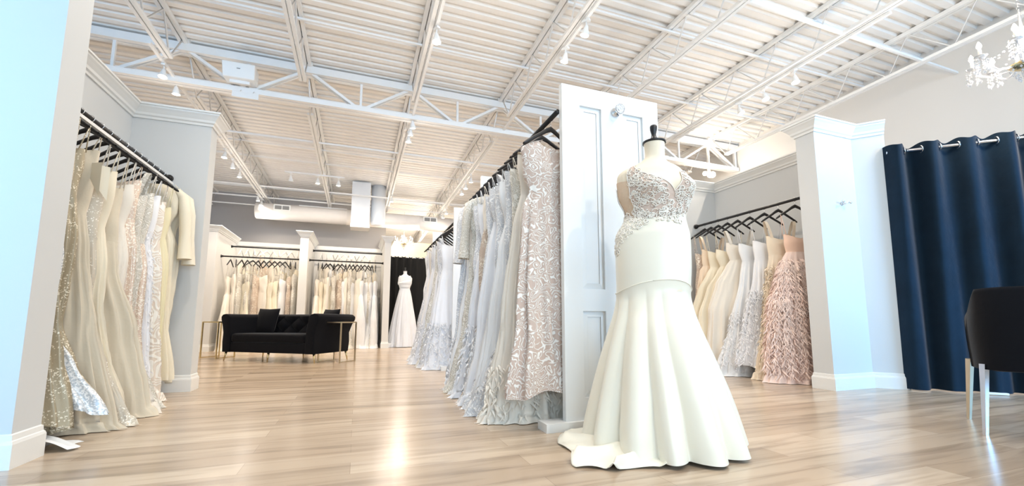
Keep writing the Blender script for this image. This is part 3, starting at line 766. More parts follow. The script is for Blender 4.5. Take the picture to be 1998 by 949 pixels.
# ------------------------------------------------------------------ right nook rack
rail('black clothes rail in the right nook over the pink gown', (4.55, 4.74, 2.0), (4.55, 2.985, 2.0), (1, 1))
RIGHT = [
 (3.26, 'pink feathered ball gown with a peach bodice', 'pink', dict(style='ball', A=.42, bod='peach', T=1.60, hz=.04, B=.16, wl=.20, feather=('pink', 12000, .070, 1.30))),
 (3.46, 'champagne ruffled gown', 'featherc', dict(style='aline', A=.38, T=1.62, straps='wide', B=.10, feather=('featherc', 3600, .045, 1.25))),
 (3.64, 'white feathered gown with ruffled tiers', 'featherw', dict(style='aline', A=.44, T=1.60, hz=.12, B=.10, feather=('featherw', 4200, .040, 1.0))),
 (3.84, 'white ball gown dusted with white feathers', 'white', dict(style='aline', A=.48, T=1.60, B=.11, feather=('featherw', 2400, .036, .75))),
 (4.02, 'warm white tulle ball gown', 'warmw', dict(style='ball', A=.52, T=1.64, B=.10, straps='wide')),
 (4.18, 'cream tulle gown with a sweetheart top', 'cream', dict(style='ball', A=.54, T=1.58, B=.09)),
 (4.33, 'pale cream tulle gown', 'cream', dict(style='ball', A=.54, T=1.58, B=.09)),
 (4.46, 'nude tulle gown', 'nude', dict(style='ball', A=.40, T=1.62, B=.08, straps='wide')),
 (4.57, 'taupe lace gown', 'lacet', dict(style='aline', A=.32, T=1.58, B=.06)),
]
for i, (y, look, fab, kw) in enumerate(RIGHT):
    g = gown('%s, %s from the column, right nook' % (look, ORD[i]), 'gowns in the right nook', fab, seed=400+i, tipz=1.80, amp=.034, nf=9, xl=(-9, .30), **dict(dict(wl=.23), **kw))
    g.location = (4.55, y, 0); g.rotation_euler.z = (-.34 if i < 7 else -.14) + r.uniform(-.08, .08)
    hanger('black', 4.55, y, 2.0, -.34 + r.uniform(-.12, .12), 'black hanger of the %s gown from the column, right nook' % ORD[i], 'black hangers in the right nook')

# ------------------------------------------------------------------ back racks (copies of a few gowns)
rail('lower black rail behind the sofa, left of the middle pier', (-2.87, 10.9, 2.06), (-1.27, 10.9, 2.06))
rail('lower black rail behind the sofa, right of the middle pier', (-1.10, 10.9, 2.06), (.57, 10.9, 2.06))
rail('upper black rail at the back, left of the middle pier', (-2.87, 11.65, 2.40), (-1.27, 11.65, 2.40))
rail('upper black rail at the back, right of the middle pier', (-1.10, 11.65, 2.40), (.57, 11.65, 2.40))
protos = []
for k, (fab, st, A, T, kw) in enumerate([('warmw', 'mermaid', .34, 1.66, {}), ('cream', 'aline', .38, 1.54, {}), ('lacei', 'mermaid', .34, 1.70, dict(straps='wide')), ('white', 'mermaid', .40, 1.58, {}),
                                      ('ivorysat', 'aline', .34, 1.50, {}), ('lacet', 'sheath', .30, 1.64, dict(straps='wide')), ('warmw', 'ball', .44, 1.60, {}), ('tulle', 'ball', .42, 1.60, {})]):
    protos.append([gown('x', 'x', fab, seed=500+k, T=T, tipz=1.86, A=A + .04, B=.10, amp=.032, xl=(-.42, .38), style=st, nu=48, nz=22, **kw), 0,
                   {'warmw': 'warm white', 'cream': 'cream tulle', 'lacei': 'ivory lace', 'white': 'white crepe', 'ivorysat': 'ivory satin', 'lacet': 'taupe and ivory lace', 'tulle': 'white tulle'}[fab] + (' ball gown' if st == 'ball' else ' gown')])
def use(k):
    p = protos[k]
    p[1] += 1
    return (p[0] if p[1] == 1 else copy_tree(p[0])), p[2]
def back_rack(xs, y, rz_, where, kinds, hk, zofs):
    for i, x in enumerate(xs):
        k = kinds[i % len(kinds)]; o, look = use(k)
        ed = min(1, min(i, len(xs)-1-i)/3.0); a = rz_ + r.choice([-1, 1, 1]) * r.uniform(.2, .75) * ed
        dy = r.uniform(-.015, .015)
        o.location = (x, y + dy, zofs); o.rotation_euler = (0, 0, a)
        o['label'] = '%s, %s from the left, %s' % (look, ORD[i], where); o['group'] = 'gowns, ' + where
        hanger(hk, x, y, 2.06 + zofs, a + r.uniform(-.1, .1), '%s hanger of the %s gown from the left, %s' % (hk, ORD[i], where), '%s hangers, %s' % (hk, where))
back_rack([-2.68 + .108*i for i in range(13)], 10.9, pi/2, 'lower rail left of the middle pier', [6, 0, 2, 4, 2, 5, 0, 4, 1, 2, 3, 5, 2], 'black', 0)
back_rack([-.90 + .086*i for i in range(16)], 10.9, pi/2, 'lower rail right of the middle pier', [6, 1, 0, 4, 2, 5, 3, 0, 2, 3, 0, 7, 3, 2, 3, 7], 'black', 0)
back_rack([-2.66 + .135*i for i in range(10)], 11.65, pi/2, 'upper rail left of the middle pier', [0, 4, 2, 1, 5, 0], 'white', .34)
back_rack([-.90 + .13*i for i in range(11)], 11.65, pi/2, 'upper rail right of the middle pier', [2, 0, 3, 4, 1, 0], 'white', .34)

# ------------------------------------------------------------------ mannequin with the mermaid gown
MC = (1.52, 1.92); MRZ = math.atan2(-.62, .785)
RG = [(1.652, .038, .057, .057), (1.60, .040, .054, .055), (1.56, .037, .058, .058), (1.540, .028, .074, .064), (1.522, .018, .104, .072), (1.503, .008, .145, .082), (1.478, .006, .172, .094), (1.44, .012, .186, .104),
      (1.38, .030, .200, .112), (1.325, .028, .190, .108), (1.26, .030, .163, .098), (1.21, .024, .154, .098), (1.16, .014, .172, .112), (1.11, .008, .188, .125), (.95, .006, .192, .135), (.86, .003, .189, .136), (.795, .0, .187, .136)]
SK = [(.86, .003, .188, .137), (.795, .0, .189, .14), (.70, .0, .200, .165), (.612, .0, .222, .20), (.45, .005, .270, .25), (.285, .012, .315, .29), (.13, .015, .350, .32), (0, .02, .372, .335)]
def lin(T_, z):
    if z >= T_[0][0]: return T_[0][1:]
    for i in range(len(T_)-1):
        if T_[i+1][0] <= z <= T_[i][0]:
            # catmull-rom
            p0 = T_[max(0, i-1)]; p1 = T_[i]; p2 = T_[i+1]; p3 = T_[min(len(T_)-1, i+2)]
            t = (p1[0]-z)/(p1[0]-p2[0]); out = []
            for j in range(1, 4):
                m1 = (p2[j]-p0[j]) * (p1[0]-p2[0])/max(1e-6, p0[0]-p2[0]); m2 = (p3[j]-p1[j]) * (p1[0]-p2[0])/max(1e-6, p1[0]-p3[0])
                out.append((2*t**3-3*t*t+1)*p1[j] + (t**3-2*t*t+t)*m1 + (-2*t**3+3*t*t)*p2[j] + (t**3-t*t)*m2)
            return out
    return T_[-1][1:]
PH0 = R_(28)
def wrap(a): return (a + pi) % (2*pi) - pi
def body(ph, z, e=0.0):
    c, w_, d_ = lin(RG, z)
    bump = 0
    for da in (-.52, .50):
        q = wrap(ph - PH0 - da); bump += .036*math.exp(-(q/.36)**2 - ((z-1.372)/.058)**2)
    sx, cy = sin(ph), cos(ph); p_ = .92
    sx = math.copysign(abs(sx)**p_, sx); cy = math.copysign(abs(cy)**p_, cy)
    k = 1.0
    return Vector((c + (w_*k + e + bump*.55)*sx, -(d_*k + e + bump)*cy, z))
t = thing('dress_form', 'cream dress form with black neck cap and finial wearing the mermaid gown', 'mannequin', (*MC, 0), MRZ)
b = MB(); nph = 96
zs = [1.652 - (1.652-.80)*i/90 for i in range(91)]
b.grid([[tuple(body(2*pi*k/nph, z)) for k in range(nph)] for z in zs], True); b.build('torso', 'form', t)
b = MB(); b.lathe([(1e-4, .012), (.055, .012), (.064, .008), (.064, 0), (.060, -.004), (1e-4, -.004)], (.038, 0, 1.652), 32); b.build('neck_cap', 'black', t)
b = MB(); b.lathe([(.022, 0), (.023, .014), (.017, .022), (.0135, .034), (.013, .042), (.019, .066), (.0205, .086), (.018, .094), (1e-4, .096)], (.038, 0, 1.664), 24); b.build('finial', 'black', t)
b = MB(); b.tube([(0, 0, .02), (0, 0, .82)], .018, 12); b.lathe([(1e-4, .03), (.05, .025), (.16, .012), (.17, 0), (1e-4, 0)], (0, 0, 0), 24); b.build('stand', 'black', t)

g = thing('wedding_gown', 'ivory satin mermaid gown with embroidered bodice and train on the dress form', 'gown', (*MC, 0), MRZ)
def ztop(ph):
    al = math.degrees(wrap(ph - PH0))
    if al <= 0: return 1.335 + .178*(min(1, -al/62)**.8)
    if al < 24: return 1.335 + .115*(al/24)
    if al < 45: return 1.45 + .01*(al-24)/21
    return 1.46 - .10*min(1, (al-45)/30)
def patch(p0, p1, zt_, zb_, n, m_, e, name, mat, thick=False):
    b = MB(); rws = []
    for i in range(m_+1):
        row = []
        for k in range(n+1):
            ph = R_(p0 + (p1-p0)*k/n); a = zt_(ph); c = zb_(ph); z = a + (c-a)*i/m_
            row.append(tuple(body(ph, z, e)))
        rws.append(row)
    b.grid(rws); return b.build(name, mat, g)
zw = lambda ph: 1.205 - .012*cos(ph*2)
patch(-38, 128, ztop, zw, 90, 40, .0045, 'bodice', M['nudenet'])
patch(-80, -38, lambda ph: 1.40 - .03*sin(ph), lambda ph: 1.205, 24, 26, .0035, 'side_panel', M['illusion'])['label'] = 'sheer nude side panel'
patch(-150, -80, lambda ph: 1.405, lambda ph: 1.205, 30, 24, .008, 'back_panel', FB['lacew'])
# cord edging along the neckline and the armhole
b = MB(); b.tube([body(R_(a), ztop(R_(a)), .007) for a in range(-38, 125, 2)], .0022, 6); b.tube([body(R_(-38), 1.51 - .30*i/30, .007) for i in range(31)], .0020, 6)
b.tube([body(R_(-80 + 4*sin(i/20*pi)), 1.40 - .19*i/20, .008) for i in range(21)], .0022, 6)
b.build('edging', 'cord', g)
# embroidery: scrolls of cord on the bodice and spilling over the hip
rr = random.Random(5); b = MB()
def scroll(b, ph, z, rad, rot, turns, rt, e=.0075):
    c_, w_, d_ = lin(RG, z); pts = []
    n = 11
    for i in range(n+1):
        u = i/n; a = rot + turns*2*pi*u; q = rad*(1 - .72*u)
        x = q*cos(a) + rad*.9*cos(rot+2.2)*(1-u); y = q*sin(a) + rad*.9*sin(rot+2.2)*(1-u)
        pts.append(body(ph + x/.15, z + y, e))
    b.tube(pts, [rt*(.7 + .5*sin(pi*i/n)) for i in range(n+1)], 5)
cnt = 0
while cnt < 340:
    ph = R_(rr.uniform(-37, 112)); z = rr.uniform(1.20, 1.50)
    if z > ztop(ph) - .012: continue
    al = math.degrees(wrap(ph-PH0))
    if abs(al + 2) < 9 and z > 1.25 and rr.random() < .75: continue
    scroll(b, ph, z, rr.uniform(.009, .019), rr.uniform(0, 6.28), rr.choice([-1, 1])*rr.uniform(.8, 1.3), .0021); cnt += 1
bb = b.build('embroidery', 'cord', g); bb['kind'] = 'stuff'
b = MB(); cnt = 0
while cnt < 150:
    ph = R_(rr.uniform(-85, 60)); z = rr.uniform(.93, 1.235)
    lim = 1.19 - .10*max(0, -math.sin(ph + .3))*2.2
    if z < lim + rr.uniform(-.03, .02): continue
    scroll(b, ph, z, rr.uniform(.008, .017), rr.uniform(0, 6.28), rr.choice([-1, 1])*rr.uniform(.8, 1.3), .0022, .011); cnt += 1
bb = b.build('hip_embroidery', 'cord', g); bb['kind'] = 'stuff'; bb['label'] = 'white embroidered motifs'
seam = lambda ph: .80 + .062*max(0, cos(ph - .35))**1.5
b = MB(); rws = []
for i in range(41):
    row = []
    for k in range(nph):
        ph = 2*pi*k/nph; z0 = 1.212 - .012*cos(2*ph); z1 = seam(ph); z = z0 + (z1-z0)*i/40
        row.append(tuple(body(ph, z, .0085 + .002*sin(9*z+2*ph))))
    rws.append(row)
b.grid(rws, True); b.build('hip_section', 'ivory', g)
b = MB(); b.tube([body(R_(a*3), seam(R_(a*3)), .011) for a in range(121)], .0022, 5); b.build('seam_piping', 'ivory', g)
lobes = [(-2.75, .5), (-2.1, .5), (-1.45, .42), (-.95, .34), (-.42, .40), (.02, .30), (.52, .42), (1.05, .36), (1.6, .42), (2.2, .5), (2.8, .5)]
def skirt(ph, z):
    c, w_, d_ = lin(SK, z); s = max(0, min(1, (.82 - z)/.82)); am = .054 * s**.85
    q = wrap(ph - .10*s); f = -.9
    for a, wd in lobes:
        f = max(f, 1.0 - 2.6*(abs(wrap(q - a))/wd)**1.7)
    f = max(-1.0, f)
    return Vector((c + (w_ + am*f)*sin(ph), -(d_ + am*f*1.1)*cos(ph), z))
b = MB(); rws = []; n2 = 260
for i in range(61):
    row = []
    for k in range(n2):
        ph = -pi + 2*pi*k/n2; z0 = seam(ph) - .001; zb = .010 + .010*sin(3*ph+1) + .03*max(0, sin(ph-.3))**2
        z = z0 + (zb - z0)*(i/60); p = skirt(ph, z)
        if i < 4:
            p = body(ph, z, .009).lerp(p, i/4)
        row.append(tuple(p))
    rws.append(row)
b.grid(rws, True); sk = b.build('skirt', 'ivory', g)
out = [(-.47, .12), (-.53, .03), (-.50, -.10), (-.44, -.26), (-.40, -.36), (-.33, -.50), (-.24, -.49), (-.155, -.466), (-.05, -.42), (.03, -.36), (.09, -.30)]
inn = [(-.25, .10), (-.25, .02), (-.24, -.05), (-.22, -.11), (-.20, -.15), (-.17, -.19), (-.12, -.21), (-.08, -.23), (-.02, -.24), (.04, -.23), (.08, -.22)]
def res(P_, n):
    o_ = []
    for i in range(n+1):
        u = i/n*(len(P_)-1); k = min(int(u), len(P_)-2); f = u-k; f = f
        o_.append((P_[k][0]*(1-f)+P_[k+1][0]*f, P_[k][1]*(1-f)+P_[k+1][1]*f))
    return o_
O = res(out, 80); I = res(inn, 80); b = MB(); rws = []
for j in range(25):
    v = j/24; row = []
    for k in range(81):
        u = k/80; x = I[k][0]*(1-v)+O[k][0]*v; y = I[k][1]*(1-v)+O[k][1]*v
        h = .06*(1-v)**1.2 + .008 + (.022 + .030*sin(pi*u))*max(0, sin(26*u + 3.5*v))**1.5*v + .012*(.5+.5*sin(47*u+1))*v**3
        x += .022*sin(26*u+3.5*v+1.3)*v; y += .020*cos(26*u+3.5*v+1.0)*v
        if v > .93: h *= .6
        row.append((x, y, max(.004, h)))
    rws.append(row)
b.grid(rws); tr = b.build('train', 'ivory', g, fix=False)
md = tr.modifiers.new('s', 'SOLIDIFY'); md.thickness = .002

# ------------------------------------------------------------------ ball gown on its form at the back
t = thing('display_platform', 'low white stepped platform under the ball gown at the back', 'platform', (1.25, 11.35, 0))
b = MB(); b.box((-.52, -.55, 0), (.62, .45, .10)); b.build('lower_step', 'platform', t, bevel=.006)
b = MB(); b.box((-.02, -.25, .10), (.55, .30, .26)); b.build('upper_step', 'platform', t, bevel=.006)
BC = (1.12, 11.05)
t = thing('dress_form', 'distant white dress form with black cap in front of the black curtain', 'mannequin', (*BC, .10), -.1)
BR_ = [(1.80, .0, .045, .045), (1.72, 0, .05, .05), (1.69, 0, .09, .06), (1.66, 0, .15, .08), (1.60, 0, .165, .09), (1.50, 0, .165, .12), (1.40, 0, .13, .10), (1.34, 0, .12, .09), (1.25, 0, .15, .12), (1.0, 0, .16, .12)]
b = MB(); b.grid([[(lin(BR_, z)[1]*sin(a), -lin(BR_, z)[2]*cos(a), z) for a in [2*pi*k/32 for k in range(32)]] for z in [1.80 - .02*i for i in range(41)]], True); b.build('torso', 'platform', t)
b = MB(); b.lathe([(.05, 0), (.05, .012), (.02, .02), (.014, .05), (.02, .09), (1e-4, .10)], (0, 0, 1.80), 16); b.build('finial', 'black', t)
g2 = thing('ball_gown', 'white tulle ball gown with ruched bodice, displayed before the black curtain', 'gown', (*BC, 0), -.1)
b = MB(); b.grid([[((lin(BR_, z-.1)[1]+.008)*sin(a), -(lin(BR_, z-.1)[2]+.01+.006*sin(60*z))*cos(a), z + (.05*sin(a) if z > 1.6 else 0)) for a in [2*pi*k/40 for k in range(40)]] for z in [1.68 - .0125*i for i in range(20)]], True); b.build('bodice', FB['white'], g2)
b = MB(); rws = []
for i in range(31):
    u = i/30; z = 1.45 + (.012-1.45)*u; a0 = .125 + .245*u**.85; row = []
    for k in range(120):
        a = 2*pi*k/120; d = .028*u*sin(13*a + 2*sin(3*u)) + .015*u*sin(29*a); row.append(((a0+d)*sin(a), -(a0+d)*.92*cos(a) - .04*u, z))
    rws.append(row)
b.grid(rws, True); b.build('skirt', FB['tulle'], g2)
b = MB()
for s in (-1, 1): b.tube([(s*.11, -.07, 1.66), (s*.13, -.03, 1.78), (s*.12, .05, 1.74)], .008, 6)
b.build('straps', FB['white'], g2)
def wavy(x0, x1, n, amp, z0, z1, p, e, nrm, per, seed=0):
    rws = []; r_ = random.Random(seed); ph = [r_.uniform(0, 6) for _ in range(4)]
    for j in range(31):
        v = j/30; z = z1 + (z0 - z1)*v; row = []
        for i in range(n+1):
            s = x0 + (x1-x0)*i/n
            d = amp*(sin(2*pi*s/per) * (1 + .35*sin(5*s+ph[0]+v)) + .28*v*sin(2*pi*s/per*1.9 + ph[1] + 1.5*v)) + .012*v*sin(9*s+ph[2])
            zz = z + (.012*(cos(4*pi*s/per) - .5) if j == 0 else 0) * 1
            row.append((p[0] + e[0]*s + nrm[0]*d, p[1] + e[1]*s + nrm[1]*d, zz))
        rws.append(row)
    return rws
b = MB(); b.grid(wavy(0, 1.9, 200, .035, .01, 2.42, (.74, 12.05), (1, 0), (0, -1), .19, 2))
tag(b.build('black_curtain', 'blackcurtain'), 'black curtain hanging behind the distant ball gown', 'curtain')
t = thing('curtain_rod', 'thin rod carrying the black curtain at the back', 'curtain rod', (1.7, 12.05, 2.40)); b = MB(); b.tube([(-.96, 0, 0), (1.0, 0, 0)], .012, 10); b.build('bar', 'chrome', t)

# ------------------------------------------------------------------ navy curtain, rod, column hook, floor stop
P0 = (4.97, 2.56); E_ = (.745, -.667); NR = (-.667, -.745); LN = 2.3; per = .275
t = thing('navy_curtain', 'navy velvet curtain on chrome grommets beside the blue lit column', 'curtain', (P0[0] + E_[0]*1, P0[1] + E_[1]*1, 0))
ox, oy = -E_[0]*1.02, -E_[1]*1.02
b = MB(); b.grid(wavy(-0.06, LN, 420, .070, .012, 2.40, (ox, oy), E_, NR, per, 4)); b.build('curtain_panel', 'navy', t)
k = 1
while per/2*k < LN:
    s = per/2*k; c = Vector((ox + E_[0]*s, oy + E_[1]*s, 2.335)); b = MB()
    dd = 1 if k % 2 else -1
    ax = Vector((E_[0]*.45 + NR[0]*.9*dd*0, E_[1]*.45, 0)).normalized(); u = Vector((0, 0, 1)); v = ax.cross(u)
    ring = [c + (u*cos(a) + v*sin(a))*.033 for a in [2*pi*i/16 for i in range(17)]]
    b.tube(ring, .0065, 6, False); b.build('grommet', 'chrome', t); k += 1
t = thing('curtain_rod', 'chrome rod through the grommets of the navy curtain', 'curtain rod', (P0[0] + E_[0]*1, P0[1] + E_[1]*1, 2.335))
b = MB(); b.tube([(ox + .0*E_[0], oy + .0*E_[1], 0), (E_[0]*1.3, E_[1]*1.3, 0)], .014, 14); b.build('bar', 'chrome', t)
t = thing('coat_hook', 'small chrome double coat hook on the blue lit column', 'hook', (4.565, 2.79, 1.83))
b = MB(); b.lathe([(.02, 0), (.022, -.006), (.012, -.012)], (0, 0, 0), 16, 'y'); b.build('back_plate', 'chrome', t)
for sx in (-1, 1):
    b = MB(); b.tube([(0, -.008, 0), (sx*.03, -.03, .0), (sx*.05, -.045, .005)], .005, 8); b.ball((sx*.055, -.048, .006), .015); b.build('hook_arm', 'chrome', t)
b = MB(); b.obox((5.27, 2.20, .015), (5.40, 2.10, .012), .035, .02); tag(b.build('floor_stop', 'trim', bevel=.005), 'small white bar lying on the floor at the foot of the navy curtain', 'door stop')

# ------------------------------------------------------------------ sofa, side tables
SRZ = math.atan2(-.6, .8); SC = (-1.06, 7.99); SL, SD = 1.90, .86
t = thing('sofa', 'black velvet tufted sofa on thin gold legs in front of the back racks', 'sofa', (*SC, 0), SRZ)
hl, hd = SL/2, SD/2
prof_ = [(-.02, .14), (-.01, .30), (-.015, .45), (.015, .58), (.045, .66), (.05, .71), (.02, .745), (-.04, .755), (-.10, .74), (-.135, .70), (-.14, .62), (-.17, .50), (-.18, .14)]
b = MB(); b.prism([(hl-.03, -hd), (hl-.03, hd-.03), (-hl+.03, hd-.03), (-hl+.03, -hd)], [( -o if False else o, z) for o, z in prof_])
# travelling +y on the right side: right-hand is +x (outwards)
b.sm = [True]*len(b.f); b.build('arms_and_back', 'velvet', t, bevel=.012)
b = MB(); b.box((-hl+.2, -hd+.02, .14), (hl-.2, hd-.2, .30)); b.build('seat_base', 'velvet', t, bevel=.02)
b = MB(); b.box((-hl+.2, -hd+.005, .30), (hl-.2, hd-.2, .44)); b.build('seat_cushion', 'velvet', t, bevel=.045)
b = MB(); rws = []
for j in range(25):
    z = .44 + .28*j/24; row = []
    for i in range(141):
        x = -hl+.2 + (SL-.4)*i/140; u = x/.16; v = (z-.44)/.13
        q = abs(sin(pi*(u+v)/2)*sin(pi*(u-v)/2)); row.append((x, hd-.205 - .035*q**.5 - .02 + .05*(z-.44), z))
    rws.append(row)
b.grid(rws); b.build('tufted_panel', 'velvet', t)
b = MB()
for j, vz in enumerate((.505, .57, .635, .70)):
    for i in range(-6, 7):
        x = i*.16 + (.08 if j % 2 else 0)
        if abs(x) < hl-.22: b.ball((x, hd-.222 + .05*(vz-.44), vz), .011, 6)
b.build('buttons', 'velvet', t)
for (x, y) in ((-hl+.08, -hd+.06), (0, -hd+.06), (hl-.08, -hd+.06), (-hl+.08, hd-.08), (0, hd-.08), (hl-.08, hd-.08)):
    b = MB(); dx = .03*(1 if x > 0 else -1 if x < 0 else 0); b.tube([(x, y, .15), (x+dx*.5, y + (-.01 if y < 0 else .01), .07), (x+dx, y + (-.015 if y < 0 else .015), 0)], [.020, .012, .008], 10); b.build('leg', 'gold', t)['label'] = 'thin gold leg'
def pillow(label, x, y, z, rz, tilt, s=.46):
    b = MB(); n = 22; top = []; 
    for sgn in (1, -1):
        rws = []
        for i in range(n+1):
            row = []
            for k in range(n+1):
                u = -1 + 2*i/n; v = -1 + 2*k/n
                h = .065*((1-abs(u)**2.6)*(1-abs(v)**2.6))**.55
                pinch = 1 - .07*(abs(u*v))**2 * 0 - .05*((1-abs(u)))*(abs(v)**3) - .05*((1-abs(v)))*(abs(u)**3)
                row.append((u*s/2*pinch, sgn*h, s/2 + v*s/2*pinch))
            rws.append(row)
        b.grid(rws)
    o = b.build('throw_pillow', 'velvet'); o.location = (x, y, z); o.rotation_euler = (tilt, 0, rz)
    return tag(o, label, 'pillow', 'pillows on the sofa')
def sw(x, y): return (SC[0] + .8*x + .6*y, SC[1] - .6*x + .8*y)
pillow('square black pillow leaning in the left half of the sofa', *sw(-.62, .08), .41, SRZ, -.25, .46)
pillow('square black pillow leaning in the right corner of the sofa', *sw(.68, .08), .41, SRZ-.3, -.25, .44)
def side_table(label, loc, rz, mat, w_=.42, d_=.30, h=.62):
    t = thing('side_table', label, 'side table', (*loc, 0), rz)
    for x in (-w_/2, w_/2):
        for y in (-d_/2, d_/2): b = MB(); b.obox((x, y, 0), (x, y, h), .018, .018); b.build('leg', mat, t)
    b = MB()
    for y in (-d_/2, d_/2): b.obox((-w_/2, y, h), (w_/2, y, h), .02, .02)
    for x in (-w_/2, w_/2): b.obox((x, -d_/2, h), (x, d_/2, h), .02, .02)
    b.build('top_frame', mat, t)
    b = MB(); b.box((-w_/2+.008, -d_/2+.008, h-.004), (w_/2-.008, d_/2-.008, h+.004)); b.build('glass_top', 'glass', t)
    b = MB()
    for x in (-w_/2, w_/2): b.obox((x, -d_/2, .012), (x, d_/2, .012), .014, .014)
    b.build('floor_bar', mat, t)
side_table('pale metal open frame side table by the right arm of the sofa', (-.27, 7.36), SRZ, 'goldpale', .40, .36)
side_table('dark gold open frame side table by the left arm of the sofa', (-2.26, 8.85), SRZ, 'gold', .36, .34)

# ------------------------------------------------------------------ chair at the right edge
t = thing('tub_chair', 'black velvet tub chair with slim metal legs at the right edge', 'chair', (3.78, 1.34, 0), math.atan2(-.87, .5))
path = []
for i in range(41):
    a = pi + pi*i/40
    path.append((.262*math.copysign(abs(cos(a))**.55, cos(a)), -.02 + .29*-(abs(sin(a))**.5), i))
path = [(-.264, -.02, -1)] + path + [(.264, -.02, 41)]
def topz(i): 
    u = (i-20)/21; return .845 - .02*u*u - .16*max(0, abs(u)-.62)/.38
b = MB(); ins = []; outr = []
cs = [(1.0, .37, 0), (1.01, .45, 0), (1.02, .6, 0), (1.03, .75, .0), (1.03, 1.0, -.02), (1.01, 1.0, 0), (.96, 1.0, 0), (.90, 1.0, -.03), (.86, .75, 0), (.84, .45, 0), (.84, .38, 0)]
rws = []
for (x, y, i) in path:
    tz = topz(i); row = []
    for k, (s, f, dz) in enumerate(cs):
        z = f if k in (0, 1) or k in (9, 10) else (.37 + (tz-.37)*((f-.37)/(1-.37)) + dz)
        if k >= 9: z = f
        row.append((x*s, y*s if y < 0 else y, z))
    rws.append(row)
b.grid(rws); b.add(rws[0], [tuple(range(len(cs)))]); b.add(rws[-1], [tuple(range(len(cs)))[::-1]]); b.build('backrest', 'velvet', t)
b = MB(); b.box((-.235, -.26, .36), (.235, .25, .49)); b.build('seat', 'velvet', t, bevel=.05)
for (x, y) in ((-.27, -.27), (.27, -.27), (-.27, .27), (.27, .27)):
    b = MB(); xx, yy = x*.88, y*.88; b.tube([(xx, yy, .40), (x, y, 0)], [.021, .012], 4, True); b.sm = [False]*len(b.f); b.build('leg', 'chrome' if y < 0 else 'goldpale', t)  # pale gold on the front legs paints in the warm light there

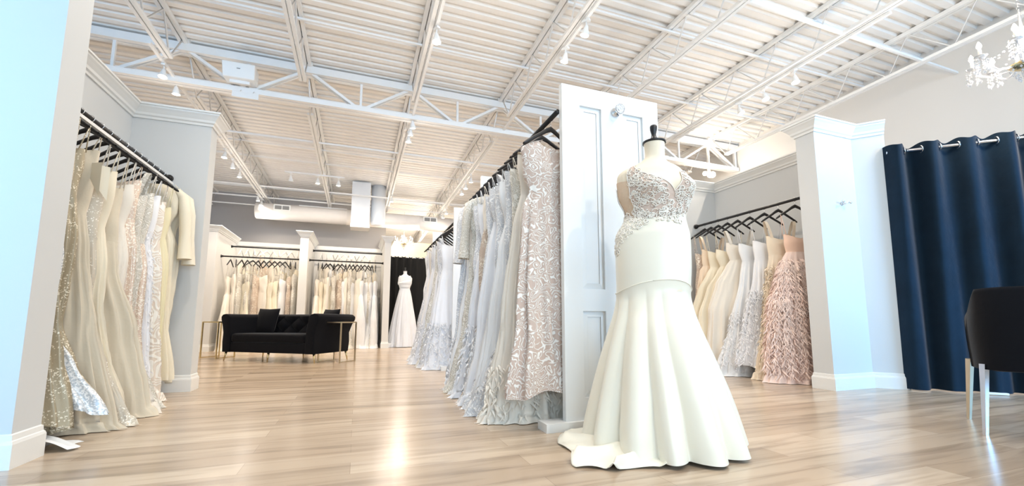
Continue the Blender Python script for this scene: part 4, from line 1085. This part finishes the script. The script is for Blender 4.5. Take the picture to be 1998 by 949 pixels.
# ------------------------------------------------------------------ chandeliers and pendant
def chandelier(label, loc, s, n, ztop_, mats='crystal', e=CHAND_W):
    t = thing('chandelier', label, 'chandelier', loc)
    b = MB(); b.lathe([(1e-4, -.20*s), (.02*s, -.18*s), (.035*s, -.15*s), (.02*s, -.12*s), (.05*s, -.06*s), (.06*s, -.02*s), (.03*s, .02*s), (.015*s, .10*s), (.03*s, .16*s), (.035*s, .20*s), (.012*s, .24*s), (.008*s, .34*s)], (0,0,0), 16); b.build('stem', 'glass', t)
    b = MB(); b.lathe([(1e-4, -.13*s), (.06*s, -.125*s), (.10*s, -.10*s), (.105*s, -.09*s), (.06*s, -.10*s), (1e-4, -.11*s)], (0, 0, 0), 20); b.build('brass_dish', 'gold', t)
    z = .34*s; b = MB(); k = 0; zt_ = ztop_ - loc[2]
    while z < zt_:
        c = Vector((0, 0, z + .014)); ax = (1, 0, 0) if k % 2 else (0, 1, 0); A_ = Vector(ax)
        b.tube([c + (Vector((0, 0, 1))*cos(a)*1.5 + A_*sin(a))*.010 for a in [2*pi*i/8 for i in range(9)]], .002, 5, False); z += .026; k += 1
        if k > 90: break
    b.build('chain', 'chrome', t)
    for i in range(n):
        a = 2*pi*i/n + .2; ca, sa = cos(a), sin(a); R = .30*s
        pts = [(.03*s*ca, .03*s*sa, -.04*s), (.10*s*ca, .10*s*sa, -.11*s), (.19*s*ca, .19*s*sa, -.12*s), (.27*s*ca, .27*s*sa, -.06*s), (R*ca, R*sa, .0)]
        b = MB(); b.tube(pts, .008*s, 8); b.lathe([(1e-4, 0), (.035*s, .004*s), (.045*s, .015*s), (.04*s, .012*s), (1e-4, .010*s)], (R*ca, R*sa, 0), 14); arm = b.build('arm', 'glass', t)
        b = MB(); b.tube([(R*ca, R*sa, .01*s), (R*ca, R*sa, .08*s)], .011*s, 10); b.build('candle', 'candle', arm)
        b = MB(); b.lathe([(1e-4, .08*s), (.012*s, .09*s), (.018*s, .105*s), (.013*s, .125*s), (.004*s, .145*s), (1e-4, .15*s)], (R*ca, R*sa, 0), 10); b.build('bulb', 'bulb', arm)
        b = MB()
        for q in range(6):
            aa = 2*pi*q/6; x = R*ca + .04*s*cos(aa); y = R*sa + .04*s*sin(aa)
            for h in range(3): b.lathe([(1e-4, -.014*s), (.008*s, 0), (1e-4, .010*s)], (x, y, -.02*s - h*.024*s), 6)
            b.lathe([(1e-4, -.035*s), (.011*s, -.01*s), (1e-4, .010*s)], (x, y, -.10*s), 6)
        for q in range(9):   # bead swag to the stem
            u = q/8; b.ball((R*ca*(1-u*.85), R*sa*(1-u*.85), .015*s + .17*s*u*u - .05*s*sin(pi*u)), .007*s, 5)
        b.sm = [False]*len(b.f); b.build('crystal_drops', 'glass', arm)['kind'] = 'stuff'
    b = MB()
    for q in range(10):
        aa = 2*pi*q/10
        for h in range(4): b.lathe([(1e-4, -.016*s), (.009*s, 0), (1e-4, .012*s)], (.09*s*cos(aa)*(1-.15*h), .09*s*sin(aa)*(1-.15*h), -.13*s - h*.028*s), 6)
    b.lathe([(1e-4, -.04*s), (.018*s, -.01*s), (.010*s, .02*s), (1e-4, .03*s)], (0, 0, -.26*s), 8); b.sm = [False]*len(b.f); b.build('crystal_drops', 'glass', t)['kind'] = 'stuff'
    point('chandelier_lamp', (loc[0], loc[1], loc[2] + .08*s), e, WARM, .12*s)
chandelier('glowing crystal chandelier over the fitting area at upper right', (5.12, 1.63, 2.86), 1.0, 8, deckz(1.7) - .5, e=60)
chandelier('glowing chandelier hanging before the cream wall at the back', (1.22, 12.7, 2.98), .85, 6, deckz(12.7) - .5, e=70)
t = thing('pendant_light', 'small glowing pendant light at the right end of the roof girder', 'light', (6.78, 6.6, 3.70))
b = MB(); b.tube([(0, 0, .02), (.06, .08, .42)], .008, 8); b.lathe([(.03, 0), (.05, -.01), (.03, -.02)], (0, 0, .02), 12); b.tube([(-.14, 0, .0), (.02, 0, .01)], .007, 6); b.build('stem', 'steel', t)
for x in (-.15, .0, .05):
    b = MB(); b.ball((x, -.02 if x else 0, -.03), .045 if x < 0 else .06, 10); b.build('globe', 'bulb', t)
point('rear_room_fill', (2.2, 15.8, 3.3), 120, WARM, .1)  # added fill without a fixture, lights the ceiling beyond the cream wall
point('pendant_lamp', (6.72, 6.5, 3.60), 30, WARM, .06)
